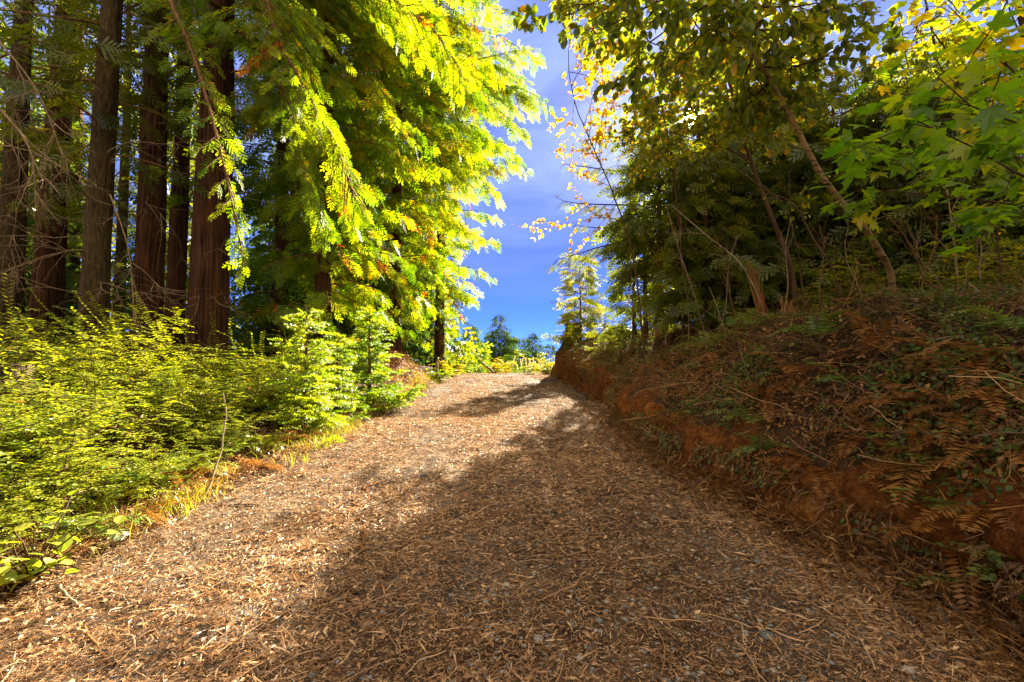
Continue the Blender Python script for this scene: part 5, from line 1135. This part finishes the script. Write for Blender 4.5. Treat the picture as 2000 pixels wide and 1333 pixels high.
# ---------------------------------------------------------------- light, sky, camera
SUN_AZ, SUN_EL = R(21.8), R(26.8)
sd = Vector((math.sin(SUN_AZ)*math.cos(SUN_EL), math.cos(SUN_AZ)*math.cos(SUN_EL), math.sin(SUN_EL)))
sl = bpy.data.lights.new('sun', 'SUN'); sl.energy = 5.0; sl.angle = R(0.53); sl.color = (1.0, 0.90, 0.72)
so = bpy.data.objects.new('sun', sl); C.objects.link(so); so.rotation_euler = sd.to_track_quat('Z', 'Y').to_euler()
w = bpy.data.worlds.new('World'); bpy.context.scene.world = w; w.use_nodes = True
N, L = w.node_tree.nodes, w.node_tree.links; N.clear()
sky = N.new('ShaderNodeTexSky'); sky.sky_type = 'NISHITA'; sky.sun_disc = False; sky.sun_elevation = SUN_EL; sky.sun_rotation = SUN_AZ
sky.air_density = 0.3; sky.dust_density = 0.0; sky.ozone_density = 10.0
tc = N.new('ShaderNodeTexCoord')
# thin streaks of high cloud
mp = N.new('ShaderNodeMapping'); mp.inputs['Scale'].default_value = (2.2, 2.2, 6.0); L.new(tc.outputs['Generated'], mp.inputs[0])
cn = N.new('ShaderNodeTexNoise'); cn.inputs['Scale'].default_value = 1.6; cn.inputs['Detail'].default_value = 7; cn.inputs['Roughness'].default_value = .6; cn.inputs['Distortion'].default_value = .6; L.new(mp.outputs[0], cn.inputs[0])
cr = ramp_node(N, [(0.30, (0.22, 0.22, 0.22)), (0.75, (0.72, 0.72, 0.72))]); L.new(cn.outputs[0], cr.inputs[0])
hs = N.new('ShaderNodeMix'); hs.data_type = 'RGBA'; hs.blend_type = 'MULTIPLY'; hs.inputs[0].default_value = 1; L.new(sky.outputs[0], hs.inputs[6]); hs.inputs[7].default_value = (0.36, 0.385, 0.68, 1)
sx = N.new('ShaderNodeSeparateXYZ'); L.new(tc.outputs['Generated'], sx.inputs[0])
el = N.new('ShaderNodeMapRange'); el.interpolation_type = 'SMOOTHSTEP'; el.inputs['From Min'].default_value = .08; el.inputs['From Max'].default_value = .42; el.inputs['To Min'].default_value = .12; L.new(sx.outputs['Z'], el.inputs['Value'])
cm = N.new('ShaderNodeMath'); cm.operation = 'MULTIPLY'; L.new(cr.outputs[0], cm.inputs[0]); L.new(el.outputs[0], cm.inputs[1])
mx = N.new('ShaderNodeMix'); mx.data_type = 'RGBA'; L.new(cm.outputs[0], mx.inputs[0]); L.new(hs.outputs[2], mx.inputs[6]); mx.inputs[7].default_value = (1.75, 2.25, 4.6, 1)
# added warm fill in the sky, unseen overhead and behind the camera
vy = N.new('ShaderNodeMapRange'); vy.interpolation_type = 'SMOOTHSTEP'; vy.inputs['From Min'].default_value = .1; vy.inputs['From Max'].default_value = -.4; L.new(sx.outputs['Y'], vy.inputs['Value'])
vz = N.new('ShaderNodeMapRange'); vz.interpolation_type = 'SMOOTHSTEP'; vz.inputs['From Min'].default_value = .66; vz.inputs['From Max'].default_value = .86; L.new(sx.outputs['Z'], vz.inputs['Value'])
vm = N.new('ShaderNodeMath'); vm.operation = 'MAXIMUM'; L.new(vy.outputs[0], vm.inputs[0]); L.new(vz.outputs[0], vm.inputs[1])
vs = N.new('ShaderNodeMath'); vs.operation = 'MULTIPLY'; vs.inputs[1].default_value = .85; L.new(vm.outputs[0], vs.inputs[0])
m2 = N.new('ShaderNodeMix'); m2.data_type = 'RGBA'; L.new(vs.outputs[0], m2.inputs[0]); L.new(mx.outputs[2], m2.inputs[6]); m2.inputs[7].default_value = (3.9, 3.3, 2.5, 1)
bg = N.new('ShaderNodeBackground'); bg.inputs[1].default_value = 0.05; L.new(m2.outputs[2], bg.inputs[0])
# the sun itself, a small bright disc in the sky
dt = N.new('ShaderNodeVectorMath'); dt.operation = 'DOT_PRODUCT'; dt.inputs[1].default_value = tuple(sd); L.new(tc.outputs['Generated'], dt.inputs[0])
gr = N.new('ShaderNodeMapRange'); gr.inputs['From Min'].default_value = math.cos(R(1.1)); gr.inputs['From Max'].default_value = math.cos(R(.5)); gr.inputs['To Max'].default_value = 18.0; L.new(dt.outputs['Value'], gr.inputs['Value'])
au = N.new('ShaderNodeMapRange'); au.interpolation_type = 'SMOOTHERSTEP'; au.inputs['From Min'].default_value = math.cos(R(17)); au.inputs['From Max'].default_value = 1.0; au.inputs['To Max'].default_value = 0.045; L.new(dt.outputs['Value'], au.inputs['Value'])
sm = N.new('ShaderNodeMath'); sm.operation = 'ADD'; L.new(gr.outputs[0], sm.inputs[0]); L.new(au.outputs[0], sm.inputs[1])
b2 = N.new('ShaderNodeBackground'); b2.inputs[0].default_value = (1, .93, .8, 1); L.new(sm.outputs[0], b2.inputs[1])
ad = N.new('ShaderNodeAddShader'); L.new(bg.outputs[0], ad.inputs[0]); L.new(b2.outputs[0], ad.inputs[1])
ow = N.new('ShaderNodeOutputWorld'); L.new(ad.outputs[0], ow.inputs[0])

cam = bpy.data.cameras.new('camera'); cam.lens = 16.0; cam.sensor_width = 36.0; cam.clip_start = .05; cam.clip_end = 5000
co = bpy.data.objects.new('camera', cam); C.objects.link(co); co.location = (0, 0, 0); co.rotation_euler = (R(90)+PITCH, 0, 0)
sc = bpy.context.scene; sc.camera = co
sc.view_settings.view_transform = 'Standard'; sc.view_settings.look = 'None'; sc.view_settings.exposure = 3.0; sc.view_settings.gamma = 1
sc.cycles.max_bounces = 6; sc.cycles.diffuse_bounces = 4; sc.cycles.transmission_bounces = 4; sc.cycles.glossy_bounces = 1; sc.cycles.transparent_max_bounces = 4
sc.cycles.sample_clamp_indirect = 6
